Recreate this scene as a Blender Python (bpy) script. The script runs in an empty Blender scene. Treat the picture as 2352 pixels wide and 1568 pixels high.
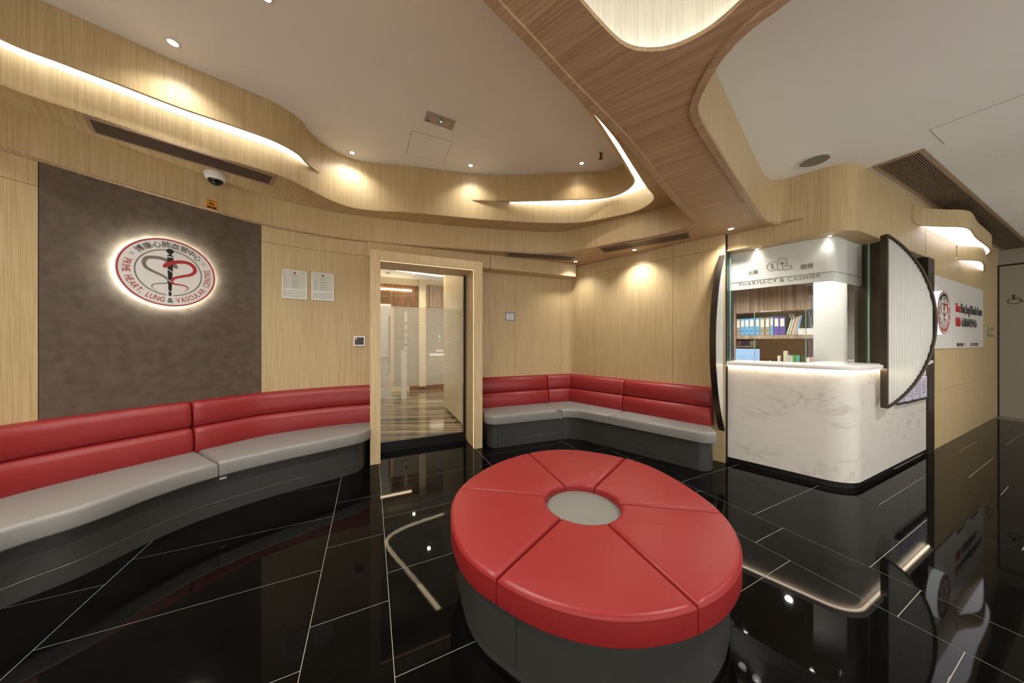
import bpy, bmesh, math, random
from mathutils import Vector, Matrix
from mathutils.geometry import tessellate_polygon

# ------------------------------------------------------------------ camera, world, exposure
SC = bpy.context.scene
COL = SC.collection
F = 685.0            # focal length in pixels of a 2352 px wide picture
H = 1.30             # eye height in metres
cam_d = bpy.data.cameras.new("camera")
cam_d.sensor_width = 36.0
cam_d.lens = F / 2352.0 * 36.0
cam_d.clip_start = 0.02
cam = bpy.data.objects.new("camera", cam_d)
COL.objects.link(cam)
cam.location = (0, 0, H)
cam.rotation_euler = (math.pi / 2, 0, 0)
SC.camera = cam
world = bpy.data.worlds.new("world")
SC.world = world
world.use_nodes = True
world.node_tree.nodes["Background"].inputs[0].default_value = (1.0, 0.975, 0.95, 1)
world.node_tree.nodes["Background"].inputs[1].default_value = 1.2
SC.cycles.max_bounces = 6
SC.cycles.use_adaptive_sampling = True
SC.cycles.adaptive_threshold = 0.13
SC.cycles.diffuse_bounces = 3
SC.cycles.glossy_bounces = 3
SC.cycles.transmission_bounces = 2
SC.cycles.transparent_max_bounces = 8
SC.view_settings.view_transform = 'Standard'
SC.view_settings.look = 'None'
SC.view_settings.exposure = 0.66
SC.view_settings.gamma = 1.0
SC.view_settings.use_curve_mapping = False
# lamp strengths (the lamps themselves are built with their fittings)
P_HIGH, P_LOW, P_ROOM, P_FILL = 12.5, 33.0, 60.0, 110.0
E_STRIP, E_EYE, E_COUNTER, E_DOOR, E_HALO = 2.6, 4.3, 11.0, 1.5, 46.0
WARM = (1.0, 0.86, 0.68)
NEUT = (1.0, 0.96, 0.90)

# ------------------------------------------------------------------ levels (metres)
Z0, Z1, ZM, ZC, ZR = 2.45, 2.73, 2.94, 3.25, 2.87
TH = math.radians(25.4)
U = Vector((math.cos(TH), math.sin(TH)))      # along the tile courses
V = Vector((-math.sin(TH), math.cos(TH)))


def pl(px, py, z):
    """plan position of a point measured in the photograph at known height z"""
    y = F * (H - z) / (py - 784.0)
    return Vector(((px - 1176.0) / F * y, y))


# ------------------------------------------------------------------ 2D curve tools
def smooth(pts, n=6):
    """centripetal Catmull-Rom through the points"""
    out = []
    m = len(pts)
    for i in range(m - 1):
        p1 = pts[i]; p2 = pts[i + 1]
        p0 = pts[i - 1] if i else p1 * 2 - p2
        p3 = pts[i + 2] if i + 2 < m else p2 * 2 - p1
        d1 = max((p1 - p0).length, 1e-6) ** 0.5; d2 = max((p2 - p1).length, 1e-6) ** 0.5; d3 = max((p3 - p2).length, 1e-6) ** 0.5
        m1 = ((p1 - p0) / d1 - (p2 - p0) / (d1 + d2) + (p2 - p1) / d2) * d2
        m2 = ((p2 - p1) / d2 - (p3 - p1) / (d2 + d3) + (p3 - p2) / d3) * d2
        for k in range(n):
            t = k / n
            out.append(p1 * (2 * t ** 3 - 3 * t * t + 1) + m1 * (t ** 3 - 2 * t * t + t) + p2 * (-2 * t ** 3 + 3 * t * t) + m2 * (t ** 3 - t * t))
    out.append(pts[-1].copy())
    return out


def plen(pts):
    s = [0.0]
    for a, b in zip(pts, pts[1:]):
        s.append(s[-1] + (b - a).length)
    return s


def at(pts, s):
    L = plen(pts)
    s = min(max(s, 0.0), L[-1])
    for i in range(len(pts) - 1):
        if s <= L[i + 1] + 1e-9:
            t = (s - L[i]) / max(L[i + 1] - L[i], 1e-9)
            return pts[i].lerp(pts[i + 1], t)
    return pts[-1].copy()


def tan_at(pts, s, e=0.03):
    return (at(pts, s + e) - at(pts, s - e)).normalized()


def sub(pts, s0, s1):
    L = plen(pts)
    return [at(pts, s0)] + [p.copy() for p, s in zip(pts, L) if s0 + 1e-4 < s < s1 - 1e-4] + [at(pts, s1)]


def col_s(pts, px, start=0.0):
    """arc length at which a plan curve crosses the picture column px"""
    k = (px - 1176.0) / F
    L = plen(pts)
    for i in range(len(pts) - 1):
        if L[i + 1] < start:
            continue
        a, b = pts[i], pts[i + 1]
        fa, fb = a.x - k * a.y, b.x - k * b.y
        if a.y > 0.05 and b.y > 0.05 and (fa <= 0 <= fb or fb <= 0 <= fa) and abs(fb - fa) > 1e-9:
            return L[i] + (L[i + 1] - L[i]) * (-fa / (fb - fa))
    return None


def left(d):
    return Vector((-d.y, d.x))


def offset(pts, o, closed=False):
    """shift a plan curve to its left by o"""
    n = len(pts)
    out = []
    for i in range(n):
        if closed:
            a, b = pts[i] - pts[i - 1], pts[(i + 1) % n] - pts[i]
        else:
            a = pts[i] - pts[i - 1] if i else pts[1] - pts[0]
            b = pts[i + 1] - pts[i] if i < n - 1 else pts[-1] - pts[-2]
        if a.length < 1e-7: a = b
        if b.length < 1e-7: b = a
        na, nb = left(a.normalized()), left(b.normalized())
        m = na + nb
        m = m.normalized() if m.length > 1e-6 else na
        c = max(m.dot(na), 0.35)
        out.append(pts[i] + m * (o / c))
    return out


def fillet(corners, closed=True, n=7):
    """round polygon corners; corners = [(point, radius)]"""
    out = []
    m = len(corners)
    for i, (p, r) in enumerate(corners):
        if r <= 0 or (not closed and i in (0, m - 1)):
            out.append(p.copy()); continue
        a = corners[i - 1][0]; b = corners[(i + 1) % m][0]
        da, db = (a - p).normalized(), (b - p).normalized()
        ang = math.acos(max(-1, min(1, da.dot(db))))
        t = min(r / math.tan(ang / 2), 0.49 * (a - p).length, 0.49 * (b - p).length)
        r2 = t * math.tan(ang / 2)
        c = p + (da + db).normalized() * (r2 / math.sin(ang / 2))
        s, e = p + da * t - c, p + db * t - c
        a0 = math.atan2(s.y, s.x); a1 = math.atan2(e.y, e.x)
        d = (a1 - a0 + math.pi) % (2 * math.pi) - math.pi
        for k in range(n + 1):
            q = a0 + d * k / n
            out.append(c + Vector((math.cos(q), math.sin(q))) * r2)
    return out


def area2(p):
    return sum(p[i - 1].x * p[i].y - p[i].x * p[i - 1].y for i in range(len(p)))


def ccw(p):
    return p if area2(p) > 0 else p[::-1]


def isect(p, d, q, e):
    den = d.x * e.y - d.y * e.x
    t = ((q.x - p.x) * e.y - (q.y - p.y) * e.x) / den
    return p + d * t


# ------------------------------------------------------------------ object tools
def v3(p, z):
    return Vector((p.x, p.y, z))


def tag(o, label=None, cat=None, group=None, kind=None):
    if label: o["label"] = label
    if cat: o["category"] = cat
    if group: o["group"] = group
    if kind: o["kind"] = kind
    return o


def root(o):
    while o.parent is not None:
        o = o.parent
    return o


def hook(o, parent):
    if parent is not None:
        o.parent = parent
        o.matrix_parent_inverse = world_of(parent).inverted()
    return o


def world_of(o):
    m = Matrix.LocRotScale(o.location, o.rotation_euler, o.scale)
    if o.parent is not None:
        m = world_of(o.parent) @ o.matrix_parent_inverse @ m
    return m


def finish(me, ang):
    if ang:
        me.shade_smooth()
        me.set_sharp_from_angle(angle=math.radians(ang))


def mk(name, verts, faces, mat, parent=None, ang=None, kind=None):
    me = bpy.data.meshes.new(name)
    me.from_pydata([tuple(v) for v in verts], [], faces)
    bm = bmesh.new(); bm.from_mesh(me)
    bmesh.ops.recalc_face_normals(bm, faces=bm.faces)
    bm.to_mesh(me); bm.free()
    if mat: me.materials.append(mat)
    finish(me, ang)
    o = bpy.data.objects.new(name, me)
    COL.objects.link(o)
    hook(o, parent)
    if kind: o["kind"] = kind
    return o


def empty(name, loc, label, cat, group=None, kind=None):
    o = bpy.data.objects.new(name, None)
    o.empty_display_size = 0.1
    COL.objects.link(o)
    o.location = loc
    return tag(o, label, cat, group, kind)


def tess(loops, z):
    """flat fill of an outline with holes -> verts, faces"""
    vs = [v3(p, z) for l in loops for p in l]
    fs = tessellate_polygon([[v3(p, 0) for p in l] for l in loops])
    return vs, [tuple(f) for f in fs]


def flat(name, loops, z, mat, parent=None, t=0.0, kind=None):
    vs, fs = tess(loops, z)
    if t:
        n = len(vs)
        vs = vs + [v + Vector((0, 0, t)) for v in vs]
        fs = fs + [tuple(i + n for i in f[::-1]) for f in fs]
        k = 0
        for l in loops:
            m = len(l)
            for i in range(m):
                a, b = k + i, k + (i + 1) % m
                fs.append((a, b, b + n, a + n))
            k += m
    return mk(name, vs, fs, mat, parent, kind=kind)


def ribbon(name, pts, z0, z1, t, mat, parent=None, ang=35, kind=None, front=0.0):
    """upright panel along a plan curve; its face is the curve, its body lies to the left"""
    a = offset(pts, front) if front else pts
    b = offset(pts, front + t)
    n = len(a)
    vs = [v3(p, z0) for p in a] + [v3(p, z1) for p in a] + [v3(p, z0) for p in b] + [v3(p, z1) for p in b]
    fs = []
    for i in range(n - 1):
        fs += [(i, i + 1, n + i + 1, n + i), (2 * n + i + 1, 2 * n + i, 3 * n + i, 3 * n + i + 1),
               (n + i, n + i + 1, 3 * n + i + 1, 3 * n + i), (i + 1, i, 2 * n + i, 2 * n + i + 1)]
    fs += [(0, n, 3 * n, 2 * n), (n - 1, 3 * n - 1, 4 * n - 1, 2 * n - 1)]
    return mk(name, vs, fs, mat, parent, ang, kind)


def sweep(name, pts, prof, mat, parent=None, ang=40, kind=None, endr=0.0):
    """profile [(distance to the right of the curve, z)] along a plan curve, closed, with softened ends"""
    L = plen(pts)[-1]
    st = [0.0]
    if endr:
        st = [0.0, endr * 0.3, endr]
    secs = []
    if endr:
        inner = [s for s in plen(pts) if endr * 1.5 < s < L - endr * 1.5]
        for s, k in ((0.0, 1.0), (endr * 0.25, 0.45), (endr, 0.0)):
            secs.append((s, k))
        secs += [(s, 0.0) for s in inner]
        for s, k in ((L - endr, 0.0), (L - endr * 0.25, 0.45), (L, 1.0)):
            secs.append((s, k))
    else:
        secs = [(s, 0.0) for s in plen(pts)]
    zc = sum(z for _, z in prof) / len(prof)
    vs = []
    m = len(prof)
    base = [at(pts, s) for s, _ in secs]
    for (s, k), p in zip(secs, base):
        nrm = -left(tan_at(pts, s))
        for (o, z) in prof:
            oo = o - endr * 0.8 * k if o > endr else o
            zz = z + (zc - z) / max(abs(zc - z), 1e-6) * endr * 0.5 * k
            vs.append(v3(p + nrm * oo, zz))
    fs = []
    for i in range(len(secs) - 1):
        for j in range(m):
            a, b = i * m + j, i * m + (j + 1) % m
            fs.append((a, b, b + m, a + m))
    fs += [tuple(range(m)), tuple((len(secs) - 1) * m + j for j in range(m))[::-1]]
    return mk(name, vs, fs, mat, parent, ang, kind)


def slab(name, poly, z0, z1, r, mat, parent=None, rb=None, ang=50, k=4, crown=0.0, kind=None):
    """soft-edged slab over a plan outline"""
    poly = ccw(poly)
    rb = r if rb is None else rb
    rings = []
    if rb > 0:
        for i in range(k + 1):
            q = math.pi / 2 * i / k
            rings.append((rb * (1 - math.sin(q)), z0 + rb * (1 - math.cos(q))))
    else:
        rings.append((0, z0))
    for i in range(k + 1):
        q = math.pi / 2 * i / k
        rings.append((r * (1 - math.cos(q)), z1 - r + r * math.sin(q)))
    if crown:
        rings += [(r + 0.03, z1 + crown * 0.55), (r + 0.075, z1 + crown)]
    n = len(poly)
    vs = []
    for ins, z in rings:
        vs += [v3(p, z) for p in (offset(poly, ins, True) if ins > 1e-6 else poly)]
    fs = []
    for a in range(len(rings) - 1):
        for i in range(n):
            j = (i + 1) % n
            fs.append((a * n + i, a * n + j, (a + 1) * n + j, (a + 1) * n + i))
    for base in (0, (len(rings) - 1) * n):
        loop = [Vector((vs[base + i].x, vs[base + i].y, 0)) for i in range(n)]
        fs += [tuple(base + i for i in f) for f in tessellate_polygon([loop])]
    return mk(name, vs, fs, mat, parent, ang, kind)


class Fr:
    """frame of an upright plane: d to the right as seen from the room, i into the wall"""
    def __init__(s, O, d):
        s.O = O.copy(); s.d = d.normalized(); s.i = left(s.d)

    def p(s, a, o, z):
        q = s.O + s.d * a + s.i * o
        return Vector((q.x, q.y, z))

    def p2(s, a, o):
        return s.O + s.d * a + s.i * o

    def hit(s, px, o=0.0):
        k = (px - 1176.0) / F
        q = s.O + s.i * o
        return (k * q.y - q.x) / (s.d.x - k * s.d.y)

    def zz(s, px, py, o=0.0):
        y = (s.O + s.i * o + s.d * s.hit(px, o)).y
        return H + (784.0 - py) * y / F

    def M(s, a, o, z):
        q = s.p(a, o, z)
        m = Matrix.Identity(4)
        m[0][0], m[1][0] = s.d.x, s.d.y
        m[0][1], m[1][1] = s.i.x, s.i.y
        m[0][3], m[1][3], m[2][3] = q.x, q.y, q.z
        return m


def curve_frame(pts, s):
    f = Fr(at(pts, s), tan_at(pts, s, 0.1))
    return f


def xf(vs, M):
    return [M @ Vector(v) for v in vs]


def box_vf(x0, x1, y0, y1, z0, z1, b=0.0):
    if b <= 0:
        vs = [(x, y, z) for z in (z0, z1) for y in (y0, y1) for x in (x0, x1)]
        return vs, [(0, 2, 3, 1), (4, 5, 7, 6), (0, 1, 5, 4), (2, 6, 7, 3), (0, 4, 6, 2), (1, 3, 7, 5)]
    bm = bmesh.new()
    bmesh.ops.create_cube(bm, size=1)
    for v in bm.verts:
        v.co = Vector(((x0 + x1) / 2 + v.co.x * (x1 - x0), (y0 + y1) / 2 + v.co.y * (y1 - y0), (z0 + z1) / 2 + v.co.z * (z1 - z0)))
    bmesh.ops.bevel(bm, geom=bm.edges[:], offset=b, segments=2, affect='EDGES')
    vs = [v.co.copy() for v in bm.verts]
    bm.verts.index_update()
    fs = [tuple(v.index for v in f.verts) for f in bm.faces]
    bm.free()
    return vs, fs


def box(name, M, x0, x1, y0, y1, z0, z1, mat, parent=None, b=0.0, ang=None, kind=None):
    vs, fs = box_vf(x0, x1, y0, y1, z0, z1, b)
    return mk(name, xf(vs, M), fs, mat, parent, ang or (40 if b else None), kind)


def fbox(name, fr, a0, a1, o0, o1, z0, z1, mat, parent=None, b=0.0, kind=None):
    return box(name, fr.M(0, 0, 0), a0, a1, o0, o1, z0, z1, mat, parent, b, kind=kind)


def lathe_vf(prof, n=28, ring=False):
    """profile [(r, z)] about z; a ring closes on itself, else both ends are capped"""
    vs, fs = [], []
    for r, z in prof:
        for i in range(n):
            q = 2 * math.pi * i / n
            vs.append((r * math.cos(q), r * math.sin(q), z))
    m = len(prof)
    for a in range(m - 1):
        for i in range(n):
            j = (i + 1) % n
            fs.append((a * n + i, a * n + j, (a + 1) * n + j, (a + 1) * n + i))
    if ring:
        for i in range(n):
            j = (i + 1) % n
            fs.append(((m - 1) * n + i, (m - 1) * n + j, j, i))
    else:
        fs += [tuple(range(n))[::-1], tuple((m - 1) * n + i for i in range(n))]
    return vs, fs


def lathe(name, prof, M, mat, parent=None, n=28, ang=40, kind=None, ring=False):
    vs, fs = lathe_vf(prof, n, ring)
    return mk(name, xf(vs, M), fs, mat, parent, ang, kind)


def T(x, y, z):
    return Matrix.Translation((x, y, z))


# flat artwork in a frame with x right, z up, y into the wall
def art(name, polys, M, y, t, mat, parent=None):
    """polys: list of 2D vert lists (x, z) with faces"""
    vs, fs = [], []
    for pv, pf in polys:
        k = len(vs); n = len(pv)
        vs += [(a, y, b) for a, b in pv] + [(a, y - t, b) for a, b in pv]
        fs += [tuple(i + k for i in f) for f in pf] + [tuple(i + k + n for i in f) for f in pf]
        edges = {}
        for f in pf:
            for i in range(len(f)):
                e = (f[i], f[(i + 1) % len(f)])
                if (e[1], e[0]) in edges: edges.pop((e[1], e[0]))
                else: edges[e] = 1
        for a, b in edges:
            fs.append((a + k, b + k, b + k + n, a + k + n))
    return mk(name, xf(vs, M), fs, mat, parent)


def a_poly(pts):
    f = tessellate_polygon([[Vector((a, b, 0)) for a, b in pts]])
    return (list(pts), [tuple(i) for i in f])


def a_rect(x0, x1, z0, z1):
    return ([(x0, z0), (x1, z0), (x1, z1), (x0, z1)], [(0, 1, 2, 3)])


def a_ring(cx, cz, r0, r1, q0=0.0, q1=360.0, n=72, sx=1.0):
    vs, fs = [], []
    for i in range(n + 1):
        q = math.radians(q0 + (q1 - q0) * i / n)
        c, s = math.cos(q), math.sin(q)
        vs += [(cx + sx * r0 * c, cz + r0 * s), (cx + sx * r1 * c, cz + r1 * s)]
    for i in range(n):
        fs.append((2 * i, 2 * i + 1, 2 * i + 3, 2 * i + 2))
    return (vs, fs)


def a_disc(cx, cz, r, n=32, sx=1.0):
    return ([(cx + sx * r * math.cos(2 * math.pi * i / n), cz + r * math.sin(2 * math.pi * i / n)) for i in range(n)], [tuple(range(n))])


def a_stroke(pts, w):
    """brush stroke; w is a width or list of widths"""
    P = [Vector(p) for p in pts]
    if not isinstance(w, (list, tuple)):
        w = [w] * len(P)
    W = smooth([Vector((x, 0)) for x in w], 5) if len(P) > 2 else [Vector((x, 0)) for x in w]
    Q = smooth(P, 5) if len(P) > 2 else P
    vs, fs = [], []
    for i, q in enumerate(Q):
        d = (Q[min(i + 1, len(Q) - 1)] - Q[max(i - 1, 0)]).normalized()
        nn = left(d) * (W[i].x / 2)
        vs += [tuple(q + nn), tuple(q - nn)]
    for i in range(len(Q) - 1):
        fs.append((2 * i, 2 * i + 1, 2 * i + 3, 2 * i + 2))
    return (vs, fs)


_tc = {}


def glyphs(s, size, sx=1.0, align='CENTER', spacing=1.0):
    key = (s, align, spacing)
    if key not in _tc:
        cu = bpy.data.curves.new("lettering", 'FONT')
        cu.body = s; cu.size = 1.0; cu.align_x = align; cu.resolution_u = 3
        cu.space_character = spacing
        ob = bpy.data.objects.new("lettering", cu)
        COL.objects.link(ob)
        dg = bpy.context.evaluated_depsgraph_get()
        me = bpy.data.meshes.new_from_object(ob.evaluated_get(dg))
        _tc[key] = ([(v.co.x, v.co.y) for v in me.vertices], [tuple(p.vertices) for p in me.polygons])
        bpy.data.objects.remove(ob); bpy.data.curves.remove(cu); bpy.data.meshes.remove(me)
    vs, fs = _tc[key]
    return ([(x * size * sx, y * size) for x, y in vs], fs)


def shift(poly, x, z, rot=0.0):
    c, s = math.cos(rot), math.sin(rot)
    return ([(x + a * c - b * s, z + a * s + b * c) for a, b in poly[0]], poly[1])


def fit_text(s, x0, x1, z0, h, spacing=1.0):
    """text stretched from x0 to x1 with cap height h standing on z0"""
    vs, fs = glyphs(s, 1.0, align='LEFT', spacing=spacing)
    ax = [a for a, _ in vs]
    lo, hi = min(ax), max(ax)
    top = max(b for _, b in vs)
    return ([(x0 + (a - lo) / (hi - lo) * (x1 - x0), z0 + b * h / top) for a, b in vs], fs)


# ------------------------------------------------------------------ materials
def srgb(r, g, b):
    f = lambda c: c / 12.92 if c <= 0.04045 else ((c + 0.055) / 1.055) ** 2.4
    return (f(r / 255), f(g / 255), f(b / 255), 1.0)


def mat(name, col, rough=0.5, metal=0.0, spec=0.5, coat=0.0, noise=None, bump=None, trans=0.0):
    m = bpy.data.materials.new(name); m.use_nodes = True
    nt = m.node_tree; b = nt.nodes["Principled BSDF"]
    b.inputs["Base Color"].default_value = col
    b.inputs["Roughness"].default_value = rough
    b.inputs["Metallic"].default_value = metal
    b.inputs["Specular IOR Level"].default_value = spec
    b.inputs["Coat Weight"].default_value = coat
    tc = None
    if noise or bump:
        tc = nt.nodes.new("ShaderNodeTexCoord")
    if noise:
        sc, amt, det = noise
        n = nt.nodes.new("ShaderNodeTexNoise"); n.inputs["Scale"].default_value = sc; n.inputs["Detail"].default_value = det
        nt.links.new(tc.outputs["Object"], n.inputs["Vector"])
        r = nt.nodes.new("ShaderNodeMapRange")
        r.inputs[1].default_value = 0.3; r.inputs[2].default_value = 0.7
        r.inputs[3].default_value = 1 - amt; r.inputs[4].default_value = 1 + amt
        nt.links.new(n.outputs["Fac"], r.inputs[0])
        mx = nt.nodes.new("ShaderNodeMix"); mx.data_type = 'RGBA'; mx.blend_type = 'MULTIPLY'
        mx.inputs[0].default_value = 1.0
        mx.inputs[6].default_value = col
        nt.links.new(r.outputs[0], mx.inputs[7])
        nt.links.new(mx.outputs[2], b.inputs["Base Color"])
    if bump:
        sc, st = bump
        n = nt.nodes.new("ShaderNodeTexNoise"); n.inputs["Scale"].default_value = sc; n.inputs["Detail"].default_value = 3
        nt.links.new(tc.outputs["Object"], n.inputs["Vector"])
        bp = nt.nodes.new("ShaderNodeBump"); bp.inputs["Strength"].default_value = st; bp.inputs["Distance"].default_value = 0.01
        nt.links.new(n.outputs["Fac"], bp.inputs["Height"])
        nt.links.new(bp.outputs["Normal"], b.inputs["Normal"])
    return m


def emit(name, col, s):
    m = bpy.data.materials.new(name); m.use_nodes = True
    nt = m.node_tree; nt.nodes.clear()
    e = nt.nodes.new("ShaderNodeEmission"); e.inputs[0].default_value = (*col[:3], 1); e.inputs[1].default_value = s
    o = nt.nodes.new("ShaderNodeOutputMaterial"); nt.links.new(e.outputs[0], o.inputs[0])
    return m


def wood(name, c_lo, c_mid, c_hi, grain_dir=None, fine=240.0, rough=0.42, along=3.0, coord="Object"):
    """straight-grained veneer; grain upright, or along grain_dir (radians) on a level face"""
    m = bpy.data.materials.new(name); m.use_nodes = True
    nt = m.node_tree; b = nt.nodes["Principled BSDF"]
    tc = nt.nodes.new("ShaderNodeTexCoord")
    cs = []
    for fi, al, det in ((fine, along, 2.0), (fine * 0.22, along * 0.35, 1.0)):
        mp = nt.nodes.new("ShaderNodeMapping"); mp.vector_type = 'TEXTURE'
        if grain_dir is None:
            mp.inputs["Scale"].default_value = (1 / fi, 1 / fi, 1 / al)
        else:
            mp.inputs["Rotation"].default_value = (0, 0, grain_dir)
            mp.inputs["Scale"].default_value = (1 / al, 1 / fi, 1 / fi)
        nt.links.new(tc.outputs[coord], mp.inputs["Vector"])
        n = nt.nodes.new("ShaderNodeTexNoise"); n.inputs["Scale"].default_value = 1.0; n.inputs["Detail"].default_value = det
        n.inputs["Roughness"].default_value = 0.6
        nt.links.new(mp.outputs[0], n.inputs["Vector"])
        cs.append(n)
    mx = nt.nodes.new("ShaderNodeMix"); mx.data_type = 'FLOAT'; mx.inputs[0].default_value = 0.22
    nt.links.new(cs[0].outputs["Fac"], mx.inputs[2]); nt.links.new(cs[1].outputs["Fac"], mx.inputs[3])
    r = nt.nodes.new("ShaderNodeValToRGB")
    r.color_ramp.elements[0].position = 0.36; r.color_ramp.elements[0].color = c_lo
    r.color_ramp.elements[1].position = 0.64; r.color_ramp.elements[1].color = c_hi
    e = r.color_ramp.elements.new(0.5); e.color = c_mid
    nt.links.new(mx.outputs[0], r.inputs[0])
    nt.links.new(r.outputs[0], b.inputs["Base Color"])
    b.inputs["Roughness"].default_value = rough
    b.inputs["Specular IOR Level"].default_value = 0.4
    return m


def glass(name, tint=(0.975, 0.99, 0.985), ior=1.45, rough=0.0):
    m = bpy.data.materials.new(name); m.use_nodes = True
    nt = m.node_tree; nt.nodes.clear()
    t = nt.nodes.new("ShaderNodeBsdfTransparent"); t.inputs[0].default_value = (*tint, 1)
    g = nt.nodes.new("ShaderNodeBsdfGlossy"); g.inputs["Roughness"].default_value = rough
    lw = nt.nodes.new("ShaderNodeLayerWeight"); lw.inputs[0].default_value = 0.5
    pw = nt.nodes.new("ShaderNodeMath"); pw.operation = 'POWER'; pw.inputs[1].default_value = 5.0
    f = nt.nodes.new("ShaderNodeMath"); f.operation = 'MULTIPLY_ADD'; f.inputs[1].default_value = 0.90; f.inputs[2].default_value = 0.035
    nt.links.new(lw.outputs["Facing"], pw.inputs[0]); nt.links.new(pw.outputs[0], f.inputs[0])
    x = nt.nodes.new("ShaderNodeMixShader"); o = nt.nodes.new("ShaderNodeOutputMaterial")
    nt.links.new(f.outputs[0], x.inputs[0]); nt.links.new(t.outputs[0], x.inputs[1]); nt.links.new(g.outputs[0], x.inputs[2])
    nt.links.new(x.outputs[0], o.inputs[0])
    return m


def film(name, col, cover, stripes=None):
    """thin printed film: part clear, part white"""
    m = bpy.data.materials.new(name); m.use_nodes = True
    nt = m.node_tree; nt.nodes.clear()
    t = nt.nodes.new("ShaderNodeBsdfTransparent")
    d = nt.nodes.new("ShaderNodeBsdfDiffuse"); d.inputs[0].default_value = col
    tl = nt.nodes.new("ShaderNodeBsdfTranslucent"); tl.inputs[0].default_value = col
    a = nt.nodes.new("ShaderNodeMixShader"); a.inputs[0].default_value = 0.5
    nt.links.new(d.outputs[0], a.inputs[1]); nt.links.new(tl.outputs[0], a.inputs[2])
    x = nt.nodes.new("ShaderNodeMixShader"); x.inputs[0].default_value = cover
    o = nt.nodes.new("ShaderNodeOutputMaterial")
    if stripes:
        tc = nt.nodes.new("ShaderNodeTexCoord"); sp = nt.nodes.new("ShaderNodeSeparateXYZ")
        nt.links.new(tc.outputs["Object"], sp.inputs[0])
        mu = nt.nodes.new("ShaderNodeMath"); mu.operation = 'MULTIPLY'; mu.inputs[1].default_value = stripes
        fr = nt.nodes.new("ShaderNodeMath"); fr.operation = 'FRACT'
        gt = nt.nodes.new("ShaderNodeMath"); gt.operation = 'GREATER_THAN'; gt.inputs[1].default_value = 0.5
        m2 = nt.nodes.new("ShaderNodeMath"); m2.operation = 'MULTIPLY_ADD'; m2.inputs[1].default_value = cover; m2.inputs[2].default_value = 0.06
        nt.links.new(sp.outputs[2], mu.inputs[0]); nt.links.new(mu.outputs[0], fr.inputs[0])
        nt.links.new(fr.outputs[0], gt.inputs[0]); nt.links.new(gt.outputs[0], m2.inputs[0]); nt.links.new(m2.outputs[0], x.inputs[0])
    nt.links.new(t.outputs[0], x.inputs[1]); nt.links.new(a.outputs[0], x.inputs[2]); nt.links.new(x.outputs[0], o.inputs[0])
    return m


def marble(name, base, vein, sc=2.6, stretch=(1, 1, 1.7), rough=0.22):
    m = bpy.data.materials.new(name); m.use_nodes = True
    nt = m.node_tree; b = nt.nodes["Principled BSDF"]
    tc = nt.nodes.new("ShaderNodeTexCoord"); mp = nt.nodes.new("ShaderNodeMapping")
    mp.inputs["Rotation"].default_value = (0.5, 0.35, 0.3); mp.inputs["Scale"].default_value = stretch
    nt.links.new(tc.outputs["Object"], mp.inputs["Vector"])
    n1 = nt.nodes.new("ShaderNodeTexNoise"); n1.inputs["Scale"].default_value = sc; n1.inputs["Detail"].default_value = 7
    n1.inputs["Roughness"].default_value = 0.62; n1.inputs["Distortion"].default_value = 0.9
    nt.links.new(mp.outputs[0], n1.inputs["Vector"])
    ab = nt.nodes.new("ShaderNodeMath"); ab.operation = 'SUBTRACT'; ab.inputs[1].default_value = 0.5
    a2 = nt.nodes.new("ShaderNodeMath"); a2.operation = 'ABSOLUTE'
    mr = nt.nodes.new("ShaderNodeMapRange"); mr.inputs[1].default_value = 0.0; mr.inputs[2].default_value = 0.045
    mr.inputs[3].default_value = 1.0; mr.inputs[4].default_value = 0.0
    n2 = nt.nodes.new("ShaderNodeTexNoise"); n2.inputs["Scale"].default_value = sc * 1.3; n2.inputs["Detail"].default_value = 3
    nt.links.new(mp.outputs[0], n2.inputs["Vector"])
    r2 = nt.nodes.new("ShaderNodeMapRange"); r2.inputs[1].default_value = 0.45; r2.inputs[2].default_value = 0.7
    r2.inputs[3].default_value = 0.0; r2.inputs[4].default_value = 0.6
    nt.links.new(n1.outputs["Fac"], ab.inputs[0]); nt.links.new(ab.outputs[0], a2.inputs[0]); nt.links.new(a2.outputs[0], mr.inputs[0])
    nt.links.new(n2.outputs["Fac"], r2.inputs[0])
    mu = nt.nodes.new("ShaderNodeMath"); mu.operation = 'MULTIPLY'
    nt.links.new(mr.outputs[0], mu.inputs[0]); nt.links.new(r2.outputs[0], mu.inputs[1])
    mx = nt.nodes.new("ShaderNodeMix"); mx.data_type = 'RGBA'
    mx.inputs[6].default_value = base; mx.inputs[7].default_value = vein
    nt.links.new(mu.outputs[0], mx.inputs[0]); nt.links.new(mx.outputs[2], b.inputs["Base Color"])
    b.inputs["Roughness"].default_value = rough
    return m


OAK = wood("oak_veneer_upright", srgb(184, 158, 113), srgb(197, 173, 128), srgb(208, 186, 144))
OAK_S = wood("oak_veneer_soffit", srgb(178, 150, 106), srgb(192, 165, 120), srgb(204, 179, 135), grain_dir=math.radians(-40), fine=120.0)
OAK_B = wood("oak_veneer_beam", srgb(170, 138, 104), srgb(184, 153, 118), srgb(198, 168, 134), grain_dir=math.radians(-38), fine=110.0)
OAK_PALE = wood("pale_oak_frame", srgb(200, 174, 130), srgb(212, 187, 144), srgb(222, 199, 158), fine=110)
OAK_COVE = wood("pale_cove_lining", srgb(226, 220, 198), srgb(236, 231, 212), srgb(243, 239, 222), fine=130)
WALNUT = wood("grey_walnut", srgb(126, 102, 84), srgb(157, 132, 112), srgb(178, 155, 135), fine=34.0, along=1.1)
DARKWOOD = wood("brown_wood", srgb(92, 60, 34), srgb(118, 80, 46), srgb(140, 98, 60), fine=60)
WHITE_CEIL = mat("ceiling_paint", srgb(246, 245, 241), 0.85, noise=(1.3, 0.02, 2))
WHITE = mat("white_paint", srgb(232, 229, 222), 0.5)
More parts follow.
